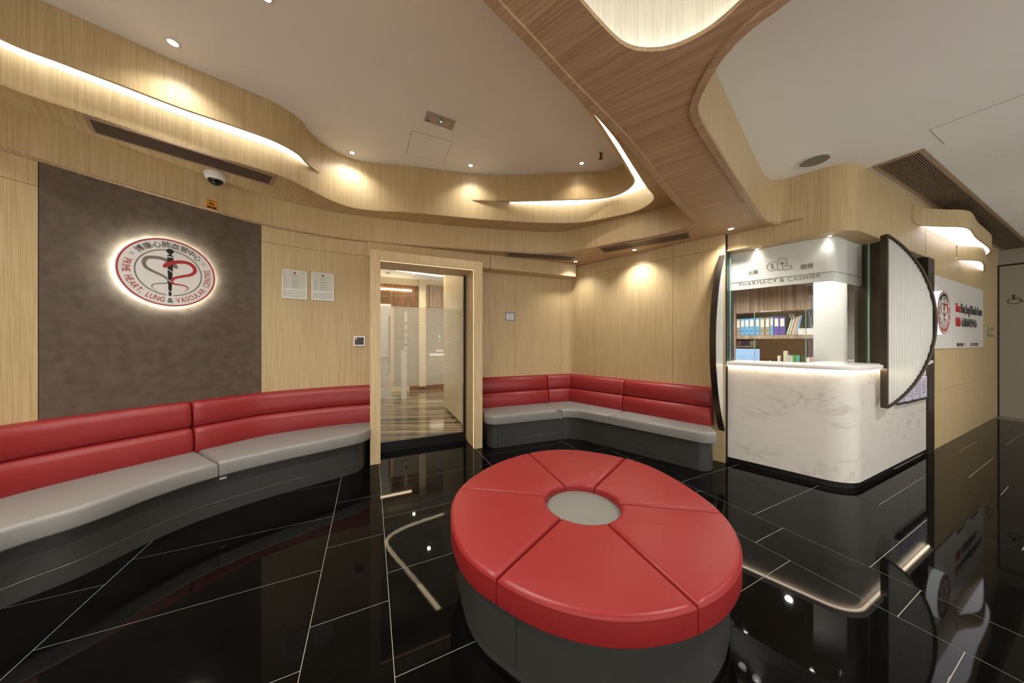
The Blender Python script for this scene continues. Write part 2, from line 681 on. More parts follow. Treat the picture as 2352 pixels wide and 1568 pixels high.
WHITE_GLOSS = mat("white_acrylic", srgb(240, 238, 233), 0.18)
CREAM = mat("cream_wall", srgb(228, 212, 178), 0.6)
GREY_WALL = mat("grey_laminate", srgb(158, 150, 134), 0.5)
DARK_PANEL = mat("brown_slate_panel", srgb(92, 78, 64), 0.62, noise=(16.0, 0.24, 7))
RED = mat("red_leather", srgb(144, 36, 37), 0.40, spec=0.45)
GREY = mat("grey_leather", srgb(138, 136, 131), 0.42, spec=0.45)
PAD_GREY = mat("grey_pad_leather", srgb(126, 125, 119), 0.5)
DGREY = mat("charcoal_laminate", srgb(62, 62, 59), 0.35)
TILE = mat("black_polished_tile", srgb(10, 9.5, 9), 0.03, spec=0.10, noise=(5.0, 0.35, 6))
GROUT = mat("pale_grout", srgb(150, 145, 132), 0.8)
BLACK = mat("black_metal", srgb(24, 23, 22), 0.35)
BRONZE = mat("dark_bronze_metal", srgb(74, 66, 56), 0.30, metal=0.75)
STEEL = mat("steel", srgb(190, 188, 182), 0.25, metal=1.0)
SILVER = mat("silver_frame", srgb(214, 214, 208), 0.3, metal=0.6)
STONE = marble("white_marble", srgb(226, 221, 211), srgb(176, 169, 160))
STONE_TOP = mat("white_quartz", srgb(238, 234, 226), 0.25)
GRILLE = mat("brown_grille", srgb(104, 86, 72), 0.45, metal=0.2)
GRILLE_D = mat("grille_void", srgb(22, 18, 15), 0.9)
GRILLE_F = mat("bronze_grille_frame", srgb(170, 148, 126), 0.4, metal=0.4)
GLASS = glass("clear_glass")
GLASS_EDGE = mat("green_glass_edge", srgb(150, 196, 180), 0.2)
FLUTE = None
PAPER = mat("white_paper", srgb(226, 222, 210), 0.6)
INK = mat("grey_ink", srgb(120, 118, 112), 0.7)
INK_BLACK = mat("black_ink", srgb(22, 22, 20), 0.5)
INK_RED = mat("red_ink", srgb(182, 44, 50), 0.5)
INK_DARK = mat("dark_grey_ink", srgb(70, 67, 64), 0.5)
INK_GREY = mat("warm_grey_ink", srgb(128, 120, 114), 0.5)
ORANGE = mat("orange_sticker", srgb(232, 150, 20), 0.5)
YELLOW = mat("yellow_tag", srgb(226, 200, 30), 0.5)
BLUE_TAPE = mat("blue_tape", srgb(56, 110, 190), 0.5)
SCREEN_DARK = mat("dark_plastic", srgb(60, 62, 54), 0.4)
BLACK_GLOSS = mat("black_dome", srgb(14, 14, 16), 0.05)
BINDER_BLUE = mat("blue_binder", srgb(104, 166, 214), 0.45)
BINDER_GREY = mat("grey_binder", srgb(158, 150, 132), 0.5)
BINDER_PURPLE = mat("purple_binder", srgb(92, 72, 162), 0.45)
CORK = mat("brown_backboard", srgb(156, 98, 52), 0.7, noise=(40, 0.15, 4))
GREEN = mat("green_plastic", srgb(40, 160, 50), 0.4)
TEAL = mat("green_print", srgb(70, 170, 140), 0.5)
PINK = mat("pink_print", srgb(214, 150, 160), 0.5)
NAVY = mat("navy_print", srgb(44, 58, 120), 0.5)
LILAC = mat("lilac_leaflet", srgb(196, 192, 214), 0.5)
CREAM_CARD = mat("cream_card", srgb(214, 206, 178), 0.6)
STRIP = emit("led_strip_glow", (1.0, 0.96, 0.90), E_STRIP)
EYE_LED = emit("cove_led_glow", (1.0, 0.975, 0.92), E_EYE)
COUNTER_LED = emit("counter_led_glow", (1.0, 0.80, 0.60), E_COUNTER)
DOOR_LED = emit("door_led_glow", (1.0, 0.50, 0.26), E_DOOR)
HALO_LED = emit("halo_led_glow", (0.93, 1.0, 0.96), E_HALO)
LENS = emit("downlight_lens_glow", (1.0, 0.95, 0.86), 25.0)
LAMP_DIFF = emit("lamp_diffuser_glow", (1.0, 0.95, 0.97), 1.6)
DISC_GLOW = emit("sign_side_glow", (0.96, 1.0, 0.97), 1.5)
MONITOR = emit("monitor_glow", (0.42, 0.60, 0.86), 0.75)
GREEN_LED = emit("green_led_glow", (0.2, 1.0, 0.4), 3.0)
RED_LED = emit("red_led_glow", (1.0, 0.25, 0.2), 1.2)
INNER_LED = emit("inner_cove_glow", (1.0, 0.78, 0.50), 11.0)


def stripe_floor():
    m = bpy.data.materials.new("striped_marble"); m.use_nodes = True
    nt = m.node_tree; b = nt.nodes["Principled BSDF"]
    tc = nt.nodes.new("ShaderNodeTexCoord"); mp = nt.nodes.new("ShaderNodeMapping"); mp.vector_type = 'TEXTURE'
    mp.inputs["Rotation"].default_value = (0, 0, math.radians(4)); mp.inputs["Scale"].default_value = (1 / 0.5, 1 / 16.0, 1)
    n = nt.nodes.new("ShaderNodeTexNoise"); n.inputs["Scale"].default_value = 1; n.inputs["Detail"].default_value = 5; n.inputs["Distortion"].default_value = 0.4
    nt.links.new(tc.outputs["Object"], mp.inputs[0]); nt.links.new(mp.outputs[0], n.inputs["Vector"])
    r = nt.nodes.new("ShaderNodeValToRGB")
    r.color_ramp.elements[0].position = 0.36; r.color_ramp.elements[0].color = srgb(66, 54, 42)
    r.color_ramp.elements[1].position = 0.66; r.color_ramp.elements[1].color = srgb(196, 180, 148)
    e = r.color_ramp.elements.new(0.5); e.color = srgb(122, 106, 82)
    nt.links.new(n.outputs["Fac"], r.inputs[0]); nt.links.new(r.outputs[0], b.inputs["Base Color"])
    b.inputs["Roughness"].default_value = 0.12
    return m


STRIPE = stripe_floor()


def fluted_glass():
    m = bpy.data.materials.new("fluted_white_glass"); m.use_nodes = True
    nt = m.node_tree; nt.nodes.clear()
    d = nt.nodes.new("ShaderNodeBsdfPrincipled"); d.inputs["Base Color"].default_value = srgb(236, 236, 230); d.inputs["Roughness"].default_value = 0.25
    t = nt.nodes.new("ShaderNodeBsdfTranslucent"); t.inputs[0].default_value = srgb(240, 240, 234)
    x = nt.nodes.new("ShaderNodeMixShader"); x.inputs[0].default_value = 0.35
    o = nt.nodes.new("ShaderNodeOutputMaterial")
    nt.links.new(d.outputs[0], x.inputs[1]); nt.links.new(t.outputs[0], x.inputs[2]); nt.links.new(x.outputs[0], o.inputs[0])
    return m


FLUTE = fluted_glass()


# ------------------------------------------------------------------ plan of the place
def P(lst, z):
    return [pl(x, y, z) for x, y in lst]


def VV(*l):
    return [Vector(p) for p in l]


C1 = smooth(VV((-3.08, -2.5), (-3.08, -0.5), (-3.075, 0.6), (-3.06, 1.3)) + P([(0, 338), (172, 392), (344, 442), (482, 481), (598, 513.5), (713, 536), (790, 548),
     (866, 556), (943, 563), (1019, 569), (1134, 576.5), (1187, 579), (1249, 581.5), (1290, 581), (1315, 578), (1366, 567.5), (1443, 552), (1519, 538), (1557, 528),
     (1580, 519), (1591, 511), (1592, 505), (1586, 498), (1570, 484), (1545, 458), (1516, 423), (1469, 364), (1424, 314), (1362, 252), (1300, 192), (1210, 97), (1116, 0)], Z0)
     + VV((-0.75, 0.30), (-1.35, -0.5), (-1.9, -1.5), (-2.1, -2.5)))
C2 = smooth(VV((-2.78, -2.5), (-2.80, -0.5), (-2.84, 0.9)) + P([(0, 193), (172, 253), (344, 310), (517, 365), (637, 401), (689, 424), (735, 447.5), (775, 466), (821, 479),
     (952, 489), (1124, 504.5), (1262, 512), (1331, 510.5), (1400, 499), (1458, 485.6), (1489, 470), (1501, 458), (1500, 447.7), (1486, 430.5), (1450, 375), (1410, 314),
     (1355, 252), (1300, 196)], Z1) + VV((-0.40, 0.95), (-1.05, 0.2), (-1.6, -0.6), (-2.1, -1.5), (-2.3, -2.5)))
s_tip, s_slot = col_s(C2, 735), col_s(C2, 1081)
C3L = smooth(VV((-2.66, -2.5), (-2.68, -0.5), (-2.73, 0.9)) + P([(0, 86), (138, 141), (275, 193), (413, 246), (551, 293), (637, 325.4), (689, 355), (711, 379)], ZM) + [at(C2, s_tip)])
C3R = smooth([at(C2, s_slot)] + P([(1171, 461.5), (1297, 458), (1393, 453), (1427, 442.5), (1448, 427), (1453, 416.7), (1445, 399.5), (1365, 275.5), (1310, 206.6)], ZM)
     + VV((-0.35, 1.12), (-1.1, 0.3), (-1.68, -0.6), (-2.17, -1.5), (-2.36, -2.5)))

PH_A = pl(1671, 1060, 0)
E_DIR = Vector((0.9168, -1.0)).normalized()
CF = Fr(pl(2127, 1042.5, 0), U)                    # corridor wall
PH_K = isect(PH_A, E_DIR, CF.O, U)
PF = Fr(PH_A, E_DIR)                               # pharmacy front
CP = fillet([(PH_A, 0), (PH_K, 0.24), (CF.O, 0)], closed=False, n=14)
CE = CF.p2(4.03, 0)
EF = Fr(CE, -V)                                    # end wall of the corridor

RP = smooth(VV((3.6, -2.5), (2.75, -0.9), (1.9, -0.05), (1.4, 0.42), (1.12, 0.70), (0.99, 0.88)) + P([(1807, 0), (1717, 69), (1662, 127), (1643, 155), (1624, 189), (1609, 220), (1604, 238), (1605, 258), (1616, 282),
     (1655, 348), (1700, 420), (1745, 489), (1757, 504), (1770, 510), (1790, 512)], Z0) + [PF.p2(PF.hit(1845), -0.004)])
EYE = smooth(P([(1331, 0), (1368, 43), (1406, 83), (1430, 103), (1454, 114), (1489, 118.7), (1529, 115), (1575, 100), (1628, 71), (1668, 40), (1711, 0)], Z0)
     + VV((0.84, 0.88), (0.88, 0.70), (0.86, 0.40), (0.70, -0.2), (0.2, -0.8), (-0.5, -1.1), (-0.9, -0.9), (-0.7, -0.3), (-0.28, 0.4)) + [pl(1331, 0, Z0)])[:-1]

B1, B2 = pl(1366, 603, Z0), pl(1660, 538, Z0)
BF0 = Fr(B1, B2 - B1)
DA = Vector((math.cos(math.radians(21.5)), math.sin(math.radians(21.5))))
KA = BF0.p2(BF0.hit(1308), 0)
AF = Fr(KA, DA)                                    # door wall (right of the door)
BF = Fr(KA, B2 - B1)                               # wall behind the corner bench
WP = fillet([(KA - DA * 1.60, 0), (KA, 0.14), (BF.p2(BF.hit(1666), 0), 0)], closed=False, n=8)
s_w_end = col_s(C1, 866, 2.0)
WL = offset(sub(C1, 0, s_w_end), 0.035)
DF = Fr(Vector((-1.492, 3.136)), Vector((1.130, 0.514)))   # door frame front
DW = 1.2414

# ------------------------------------------------------------------ floor with tiles
outer = VV((-3.6, -2.6), (12.5, -2.6), (12.5, 6.6), (-3.6, 6.6))
floor = flat("floor", [outer], -0.0012, GROUT, t=-0.05, kind="structure")
COLS = [-3.75, -2.70, -1.63, -1.285, -0.25, 0.085, 1.15, 2.252, 2.60, 3.667, 4.822, 5.172, 6.284, 7.18, 8.46, 9.55]
PH0 = {-1.285: 2.0, -0.25: 2.197, 0.085: 2.392, 1.15: 3.2, 2.252: 2.80, 2.60: 1.822, 3.667: 0.892, 4.822: 0.507, 5.172: 0.704, 6.284: 0.916, 7.18: 0.72, -1.63: 2.378, -2.70: 2.57}
STEP = 0.577
tile_mesh = {}
gap = 0.0015
for c0, c1 in zip(COLS, COLS[1:]):
    ph = PH0.get(c0, 0.3)
    w = round(c1 - c0, 3)
    k = math.floor((-1.2 - ph) / STEP)
    while True:
        b0 = ph + k * STEP; k += 1
        if b0 > 4.0: break
        ctr = U * (c0 + w / 2) + V * (b0 + STEP / 2)
        corners = [U * a + V * b for a in (c0, c1) for b in (b0, b0 + STEP)]
        if max(c.y for c in corners) < 0.75: continue
        if ctr.x < -3.5 or b0 > 3.93 or (c0 > 4.0 and b0 > 1.05) or (c0 > 3.3 and b0 > 1.5): continue
        if not any(c.y > 0.2 and abs(c.x) < 1.80 * c.y + 0.6 for c in corners): continue
        h = min(STEP, 3.95 - b0)
        if c0 > 4.0: h = min(h, 1.075 - b0)
        if h < 0.03: continue
        key = (w, round(h, 3))
        if key not in tile_mesh:
            vs, fs = box_vf(-w / 2 + gap, w / 2 - gap, gap, h - gap, -0.009, 0.0, 0.0008)
            me = bpy.data.meshes.new("tile"); me.from_pydata([tuple(v) for v in vs], [], fs); me.materials.append(TILE)
            tile_mesh[key] = me
        t = bpy.data.objects.new("tile", tile_mesh[key]); COL.objects.link(t)
        p = U * (c0 + w / 2) + V * b0
        t.location = (p.x, p.y, 0); t.rotation_euler = (0, 0, TH)
        hook(t, floor)

# ------------------------------------------------------------------ walls
def panels(parent, pts, cuts, rows, mats, t=0.014, g=0.0016, front=0.0):
    """veneer panels on a wall: cuts along the curve, rows in height; mats(i, j)"""
    for i, (a, b) in enumerate(zip(cuts, cuts[1:])):
        for j, (z0, z1) in enumerate(rows(i)):
            ribbon("panel", sub(pts, a + g, b - g), z0 + g, z1 - g, t, mats(i, j), parent, front=front)


LW = plen(WL)[-1]
wall_left = ribbon("wall_left", WL, 0.0, Z0 + 0.02, 0.08, BLACK, front=0.016, kind="structure")
s_d0, s_d1 = col_s(WL, 88, 2.0), col_s(WL, 600, 2.0)
panels(wall_left, WL, [0.0, 1.9, 3.1, s_d0, s_d1, LW], lambda i: [(0, Z0)] if i == 3 else [(0, 2.29), (2.29, Z0)], lambda i, j: DARK_PANEL if i == 3 else OAK)

wall_back = ribbon("wall_back", WP, 0.0, Z0 + 0.02, 0.08, BLACK, front=0.016, kind="structure")
LWP = plen(WP)[-1]
cuts = [0.0, col_s(WP, 1184), col_s(WP, 1288), col_s(WP, 1366), col_s(WP, 1545), LWP]
panels(wall_back, WP, cuts, lambda i: [(0, Z0)] if i < 3 else [(0, 2.30), (2.30, Z0)], lambda i, j: OAK)

ZB = 2.275
LC = 4.03
cor = [CF.p2(-0.02, 0), CF.p2(LC, 0)]
wall_right = ribbon("wall_right", cor, 0.0, ZR + 0.05, 0.08, BLACK, front=0.016, kind="structure")
panels(wall_right, cor, [0.25, CF.hit(2183) + 0.02, 2.9, LC + 0.02], lambda i: [(0, 0.705), (0.705, ZR)], lambda i, j: OAK)
ribbon("panel", sub(cor, 0.0, 0.25), ZB + 0.0, ZR, 0.014, OAK, wall_right)

endp = [EF.p2(0, 0), EF.p2(8.2, 0)]
wall_end = ribbon("wall_end", endp, 0.0, ZR + 0.05, 0.08, GREY_WALL, kind="structure")
ex0 = EF.hit(2296)
eztop = EF.zz(2296, 613)
door_1 = fbox("door_1", EF, ex0, ex0 + 1.05, -0.012, 0.02, 0.012, eztop, GREY_WALL, kind="structure")
tag(door_1, "grey flush toilet door with wheelchair symbol at the end of the corridor", "door")
for nm, a, b, c, d in (("frame_line", ex0 - 0.03, ex0, 0.0, eztop + 0.03), ("frame_line", ex0, ex0 + 1.05, eztop, eztop + 0.03)):
    fbox(nm, EF, a, b, -0.006, 0.01, c, d, BLACK, door_1)  # black strips for the dark frame line round the door
# wheelchair symbol
zc_ = EF.zz(2330, 688, -0.012); xc_ = EF.hit(2327, -0.012)
k = 0.085
sym = [a_ring(0, -0.25 * k, 0.50 * k, 0.60 * k, 100, 350, 30), a_disc(-0.05 * k, 0.78 * k, 0.16 * k, 20),
       a_stroke([(-0.05 * k, 0.6 * k), (-0.05 * k, 0.02 * k)], 0.15 * k), a_stroke([(-0.05 * k, 0.08 * k), (0.45 * k, 0.08 * k), (0.62 * k, -0.42 * k), (0.85 * k, -0.36 * k)], 0.12 * k),
       a_stroke([(0, 0.36 * k), (0.4 * k, 0.36 * k)], 0.10 * k)]
sym = [([(a * 1.25, b) for a, b in s[0]], s[1]) for s in sym]
art("wheelchair_symbol", sym, EF.M(xc_ + 0.01, -0.012, zc_), 0, 0.003, INK_BLACK, door_1)
man = [a_disc(0, 0.72 * k, 0.15 * k, 20), a_poly([(-0.3 * k, 0.5 * k), (0.3 * k, 0.5 * k), (0.3 * k, -0.1 * k), (0.15 * k, -0.1 * k), (0.15 * k, -0.9 * k), (-0.15 * k, -0.9 * k), (-0.15 * k, -0.1 * k), (-0.3 * k, -0.1 * k)])]
art("figure_symbol", man, EF.M(xc_ + 0.27, -0.012, zc_), 0, 0.003, INK_BLACK, door_1)

# ------------------------------------------------------------------ ceiling: stepped soffits, fascias, beam
r_hole = RP + offset(sub(CP, col_s(CP, 1846), plen(CP)[-1]), 0.025) + [CE + CF.i * 0.025 + EF.i * 0.025, EF.p2(8.0, 0.025), Vector((11.8, -2.5))]
soffit = flat("ceiling_soffit_low", [VV((-3.6, -2.55), (12.3, -2.55), (12.3, 5.9), (3.4, 5.9)) + [KA + Vector((0.08, 0.10)), KA + AF.i * 0.07, AF.p2(-1.62, 0.07)] + VV((-1.85, 3.70), (-2.6, 3.25), (-3.6, 2.4)), C1, r_hole, EYE], Z0, OAK_B, t=0.012, kind="structure")
soffit1 = flat("ceiling_soffit_mid", [offset(C1, 0.01) + C2[::-1]], Z1, OAK_S, t=0.012, kind="structure")
ceil = flat("ceiling", [VV((-3.3, -2.55), (2.4, -2.55), (2.4, 4.6), (-3.3, 4.6))], ZC, WHITE_CEIL, t=0.03, kind="structure")
ceil_r = flat("ceiling_right", [r_hole], ZR, WHITE_CEIL, t=0.03, kind="structure")

f1 = ribbon("trim_1", C1, Z0 + 0.0125, Z1, 0.03, OAK, kind="structure")
tag(f1, "lowest curved oak fascia band running above the walls and round the beam", "fascia")
f2 = ribbon("trim_2", sub(C2, 0, s_tip), Z1 + 0.0125, ZM, 0.03, OAK, kind="structure")
tag(f2, "curved oak fascia under the long light slot on the left", "fascia")
f2m = ribbon("trim_3", sub(C2, s_tip, s_slot), Z1 + 0.0125, ZC, 0.03, OAK, kind="structure")
tag(f2m, "tall curved oak fascia between the two light slots", "fascia")
f2r = ribbon("trim_4", sub(C2, s_slot, plen(C2)[-1]), Z1 + 0.0125, ZM, 0.03, OAK, kind="structure")
tag(f2r, "curved oak fascia under the light slot beside the ceiling beam", "fascia")
f3l = ribbon("trim_5", C3L, ZM, ZC, 0.022, OAK, kind="structure")
tag(f3l, "upper oak fascia with pointed end above the long left light slot", "fascia")
f3r = ribbon("trim_6", C3R, ZM, ZC, 0.022, OAK, kind="structure")
tag(f3r, "upper oak fascia above the light slot beside the beam", "fascia")
fr_ = ribbon("trim_7", RP, Z0 + 0.0125, ZR, 0.03, OAK, kind="structure")
tag(fr_, "curved oak side of the ceiling beam facing the right ceiling recess", "fascia")
s_c = col_s(C1, 1586, 5.0)
e1 = ribbon("trim_8", sub(C1, s_c + 0.04, plen(C1)[-1]), Z0 - 0.012, Z0 + 0.004, 0.036, OAK_B, kind="structure")
tag(e1, "raised oak edging along the left edge of the ceiling beam", "edging")
e2 = ribbon("trim_9", RP, Z0 - 0.012, Z0 + 0.004, 0.036, OAK_B, kind="structure")
tag(e2, "raised oak edging along the right edge of the ceiling beam", "edging")

# slot under the upper fascias: luminous left slot, luminous right slot with a dark oak start
def slot(name, lo, hi, label, dark=None):
    t = empty(name, v3(hi[0], ZM), label, "light")
    flat("diffuser", [lo + hi[::-1]], ZM + 0.006, STRIP, t, t=0.006)
    return t


slot("slot_light", offset(sub(C2, 0, s_tip - 0.02), 0.004), offset(sub(C3L, 0, plen(C3L)[-1] - 0.02), 0.008), "long curved light slot along the left wall above the grille")
s_d = col_s(C2, 1171); s_d3 = col_s(C3R, 1171)
slot("slot_light", offset(sub(C2, s_d, plen(C2)[-1]), 0.004), offset(sub(C3R, s_d3, plen(C3R)[-1]), 0.008), "curved light slot hugging the beam with a bend at its far corner")
flat("trim_10", [offset(sub(C2, s_slot, s_d), 0.004) + sub(C3R, 0.0, s_d3)[::-1]], ZM + 0.006, OAK_S, t=0.006, kind="structure")
bpy.data.objects["trim_10"]["label"] = "small dark oak underside at the start of the right light slot"

# bulkhead above the pharmacy
ZB = 2.275
bulk = ribbon("trim_11", CP, ZB + 0.0125, ZR, 0.05, OAK, kind="structure")
tag(bulk, "rounded oak bulkhead above the pharmacy counter", "bulkhead")
under = sub(CP, 0, plen(CP)[-1])
flat("ceiling_pharmacy", [under + [CF.p2(0, 3.2), PF.p2(-0.4, 3.2), PF.p2(-0.4, 0)]], ZB, OAK_S, t=0.012, kind="structure")

# pelmet beside the door
p0, p1, p2_ = pl(866, 556, Z0), pl(1128, 585, Z0), pl(1320, 607, Z0)
d_ = (p2_ - p0).normalized()
pa = ribbon("trim_12", [p0 - d_ * 0.1, p1], 2.275, Z0, 0.2, OAK, kind="structure", front=0.02)
tag(pa, "oak head panel above the door frame", "pelmet")
pb = ribbon("trim_13", [p1, p2_ + d_ * 0.02], 2.27, Z0, 0.2, OAK, kind="structure")
tag(pb, "boxed oak pelmet right of the door under the soffit", "pelmet")

# the lit oval recess in the beam
eye = empty("oval_cove_light", (0.3, 0.2, Z0), "large rounded recess in the beam lined with glowing pale wood", "light")
EYEc = EYE + [EYE[0]]
ribbon("lip", EYEc, Z0 + 0.0125, Z0 + 0.018, 0.05, OAK_B, eye)
ribbon("lining", EYEc, Z0 + 0.0125, 2.98, 0.02, OAK_COVE, eye, front=0.052)
flat("led_strip", [offset(EYE, 0.044, True), offset(EYE, 0.014, True)], Z0 + 0.019, EYE_LED, eye, t=0.005)
flat("recess_top", [offset(EYE, 0.06, True)], 2.98, WHITE, eye, t=0.02)


# ------------------------------------------------------------------ upholstered wall benches
BACK_LOW = [(0.0, 0.385), (0.150, 0.385), (0.158, 0.44), (0.158, 0.50), (0.150, 0.545), (0.132, 0.578), (0.110, 0.592), (0.0, 0.594)]
BACK_UP = [(0.0, 0.596), (0.100, 0.597), (0.114, 0.615), (0.116, 0.66), (0.112, 0.72), (0.100, 0.768), (0.080, 0.788), (0.055, 0.796), (0.0, 0.798)]


def thin_ends(pts, r0, r1):
    """drop points next to an end so that its corner can be rounded"""
    L = plen(pts)
    return [q for i, (q, s) in enumerate(zip(pts, L)) if i in (0, len(pts) - 1) or (s > r0 * 2.2 and L[-1] - s > r1 * 2.2)]


def bench(name, label, wall, front, back_cuts, seat_cuts, ends, tag_px=None):
    """wall and front: plan curves left to right; cuts: arc lengths on them"""
    mid = at(front, plen(front)[-1] / 2)
    t = empty(name, v3(mid, 0), label, "bench", "red and grey wall benches")
    g = 0.004
    for a, b in zip(back_cuts, back_cuts[1:]):
        sg = sub(wall, a + g, b - g)
        sweep("lower_back_cushion", sg, BACK_LOW, RED, t, endr=0.016)
        sweep("upper_back_cushion", sg, BACK_UP, RED, t, endr=0.014)
    wb, fb = seat_cuts
    seat_f = offset(front, -0.045)
    n = len(wb) - 1
    for i in range(n):
        bk = sub(offset(wall, -0.10), wb[i], wb[i + 1])
        ft = thin_ends(sub(seat_f, fb[i], fb[i + 1]), ends[0] if i == 0 else 0, ends[1] if i == n - 1 else 0)
        cor = [(p, 0) for p in bk] + [(p, 0) for p in ft[::-1]]
        k = len(bk)
        if i == n - 1: cor[k] = (cor[k][0], ends[1])
        if i == 0: cor[-1] = (cor[-1][0], ends[0])
        poly = fillet(cor, n=9)
        poly = ccw(poly)
        poly = offset(poly, 0.003, True)
        slab("seat_cushion", poly, 0.288, 0.402, 0.028, GREY, t, rb=0.016, k=4)
    bk = offset(wall, -0.01); bk = sub(bk, 0.055, plen(bk)[-1] - 0.055)
    ft = sub(front, 0.055, plen(front)[-1] - 0.055)
    for nm, z0, z1, d, m in (("base", 0.098, 0.288, 0.012, DGREY), ("plinth", 0.0, 0.096, 0.004, DGREY)):
        f2 = thin_ends(offset(ft, d - 0.004), ends[0], ends[1])
        cor = [(p, 0) for p in bk] + [(p, 0) for p in f2[::-1]]
        cor[len(bk)] = (cor[len(bk)][0], max(ends[1] - 0.04, 0)); cor[-1] = (cor[-1][0], max(ends[0] - 0.04, 0))
        slab(nm, fillet(cor, n=9), z0, z1, 0.002, m, t, rb=0.0, k=1, ang=30)
    return t


FL = smooth(VV((-2.53, -2.5), (-2.54, -0.5), (-2.54, 0.6)) + P([(0, 1400), (187, 1322.7), (341, 1246), (468, 1192), (655, 1131), (781, 1098), (843, 1078)], 0))
LFL = plen(FL)[-1]
sf0 = plen(FL)[0]
lw_a, lw_b = 1.0, LW - 0.02
fl_a = 1.0
bench("wall_bench", "long curved bench with red back and grey seat along the left wall", sub(WL, lw_a, lw_b), sub(FL, fl_a, LFL),
      [0.0, col_s(sub(WL, lw_a, lw_b), 432, 2.0), lw_b - lw_a],
      ([0.0, col_s(offset(sub(WL, lw_a, lw_b), -0.10), 448, 2.0), plen(offset(sub(WL, lw_a, lw_b), -0.10))[-1]],
       [0.0, col_s(offset(sub(FL, fl_a, LFL), -0.045), 502, 1.0), plen(offset(sub(FL, fl_a, LFL), -0.045))[-1]]), (0.0, 0.24))

fa1, fa2 = pl(1137, 1029, 0), pl(1285, 1008.7, 0)
fb1, fb2 = pl(1408, 1028.6, 0), pl(1605, 1080, 0)
fk = isect(fa1, fa2 - fa1, fb1, fb2 - fb1)
fstart = fa1 - (fa2 - fa1).normalized() * 0.13
fend = fb2 + (fb2 - fb1).normalized() * 0.20
FR_ = fillet([(fstart, 0), (fk, 0.30), (fend, 0)], closed=False, n=9)
s_ws = col_s(WP, 1100)
WPb = sub(WP, 0.12, LWP - 0.10)
WPo = offset(WPb, -0.10)
FRo = offset(FR_, -0.045)
bench("wall_bench", "corner bench with red back and grey seat between the door and the pharmacy", WPb, FR_,
      [0.0, col_s(WPb, 1250), col_s(WPb, 1441), plen(WPb)[-1]],
      ([0.0, col_s(WPo, 1249), col_s(WPo, 1438), plen(WPo)[-1]], [0.0, col_s(FRo, 1291), col_s(FRo, 1398), plen(FRo)[-1]]), (0.16, 0.16))
for o_, px_ in ((0, 512),):
    s_ = col_s(FL, px_, 2.0)
    fr = curve_frame(FL, s_)
    par = bpy.data.objects["wall_bench"]
    box("price_tag", fr.M(0, 0, 0.262), -0.02, 0.02, -0.004, 0.002, -0.008, 0.008, PAPER, par)

# ------------------------------------------------------------------ the round ottoman
OT_Z = 0.395
ot_px = [(1034.5, 1212.7), (1057.5, 1270), (1095, 1310), (1135, 1336), (1201, 1374), (1276, 1404), (1373, 1427), (1460, 1432), (1546, 1421), (1612, 1400), (1661, 1371), (1695, 1331),
         (1707, 1287), (1690, 1224), (1655, 1178), (1609, 1141), (1546, 1100.6), (1488, 1072), (1431, 1054.6), (1345, 1039), (1287, 1035.6), (1218, 1043), (1143, 1066), (1086, 1097.7), (1054, 1126), (1037, 1160)]
ot = ccw([pl(x, y, 0.375) for x, y in ot_px])
ot = smooth(ot + [ot[0]], 5)[:-1]
oc = Vector((0, 0))
hole_c = (pl(1338, 1109, 0.395) + pl(1338, 1204, 0.395)) / 2 + Vector((0.0, 0.0))
hole_r = 0.204
ott = empty("ottoman", v3(hole_c, 0), "large round red leather ottoman in six segments with a grey centre on black tiles", "ottoman")


def ray_poly(c, ang, poly):
    d = Vector((math.cos(ang), math.sin(ang)))
    best = None
    for i in range(len(poly)):
        a, b = poly[i - 1], poly[i]
        e = b - a
        den = d.x * e.y - d.y * e.x
        if abs(den) < 1e-9: continue
        t = ((a.x - c.x) * e.y - (a.y - c.y) * e.x) / den
        u_ = ((a.x - c.x) * d.y - (a.y - c.y) * d.x) / den
        if t > 0 and -1e-6 <= u_ <= 1 + 1e-6 and (best is None or t > best): best = t
    return c + d * best


seams = []
for o_, i_ in (((1215.5, 1043), (1289, 1108)), ((1433, 1055.7), (1371, 1112)), ((1655, 1179), (1430, 1158)), ((1609, 1399.5), (1396.6, 1204)), ((1135, 1336), (1284.5, 1194)), ((1060, 1122), (1244, 1139))):
    po = pl(*o_, 0.385) - hole_c; pi = pl(*i_, 0.385) - hole_c
    seams.append((math.atan2(po.y, po.x), math.atan2(pi.y, pi.x)))
seams.sort()
NS = len(seams)
for i in range(NS):
    (o0, i0), (o1, i1) = seams[i], seams[(i + 1) % NS]
    do = (o1 - o0) % (2 * math.pi); di = (i1 - i0) % (2 * math.pi)
    nO, nI = 16, 9
    ring = [ray_poly(hole_c, o0 + do * k / nO, ot) for k in range(nO + 1)]
    inn = [hole_c + Vector((math.cos(i0 + di * k / nI), math.sin(i0 + di * k / nI))) * hole_r for k in range(nI + 1)]
    pin, pout = inn[-1], ring[-1]
    poly = offset(ccw(ring + inn[::-1]), 0.0022, True)
    c = slab("cushion", poly, 0.285, OT_Z, 0.022, RED, ott, rb=0.008, k=5)
    edge = offset(ring, 0.0)
    # piping bead along the upper outer edge
    vs, fs = [], []
    pp = sub(offset(ring, 0.004), 0.012, plen(ring)[-1] - 0.012)
    for q, p in enumerate(pp):
        d2 = tan_at(pp, plen(pp)[q])
        nn = left(d2)
        for a in range(6):
            w = 2 * math.pi * a / 6
            vs.append(v3(p + nn * (0.0035 * math.cos(w)), OT_Z - 0.017 + 0.0035 * math.sin(w)))
    for q in range(len(pp) - 1):
        for a in range(6):
            fs.append((q * 6 + a, q * 6 + (a + 1) % 6, q * 6 + 6 + (a + 1) % 6, q * 6 + 6 + a))
    fs += [tuple(range(6)), tuple((len(pp) - 1) * 6 + a for a in range(6))[::-1]]
    mk("piping", vs, fs, RED, c, 60)
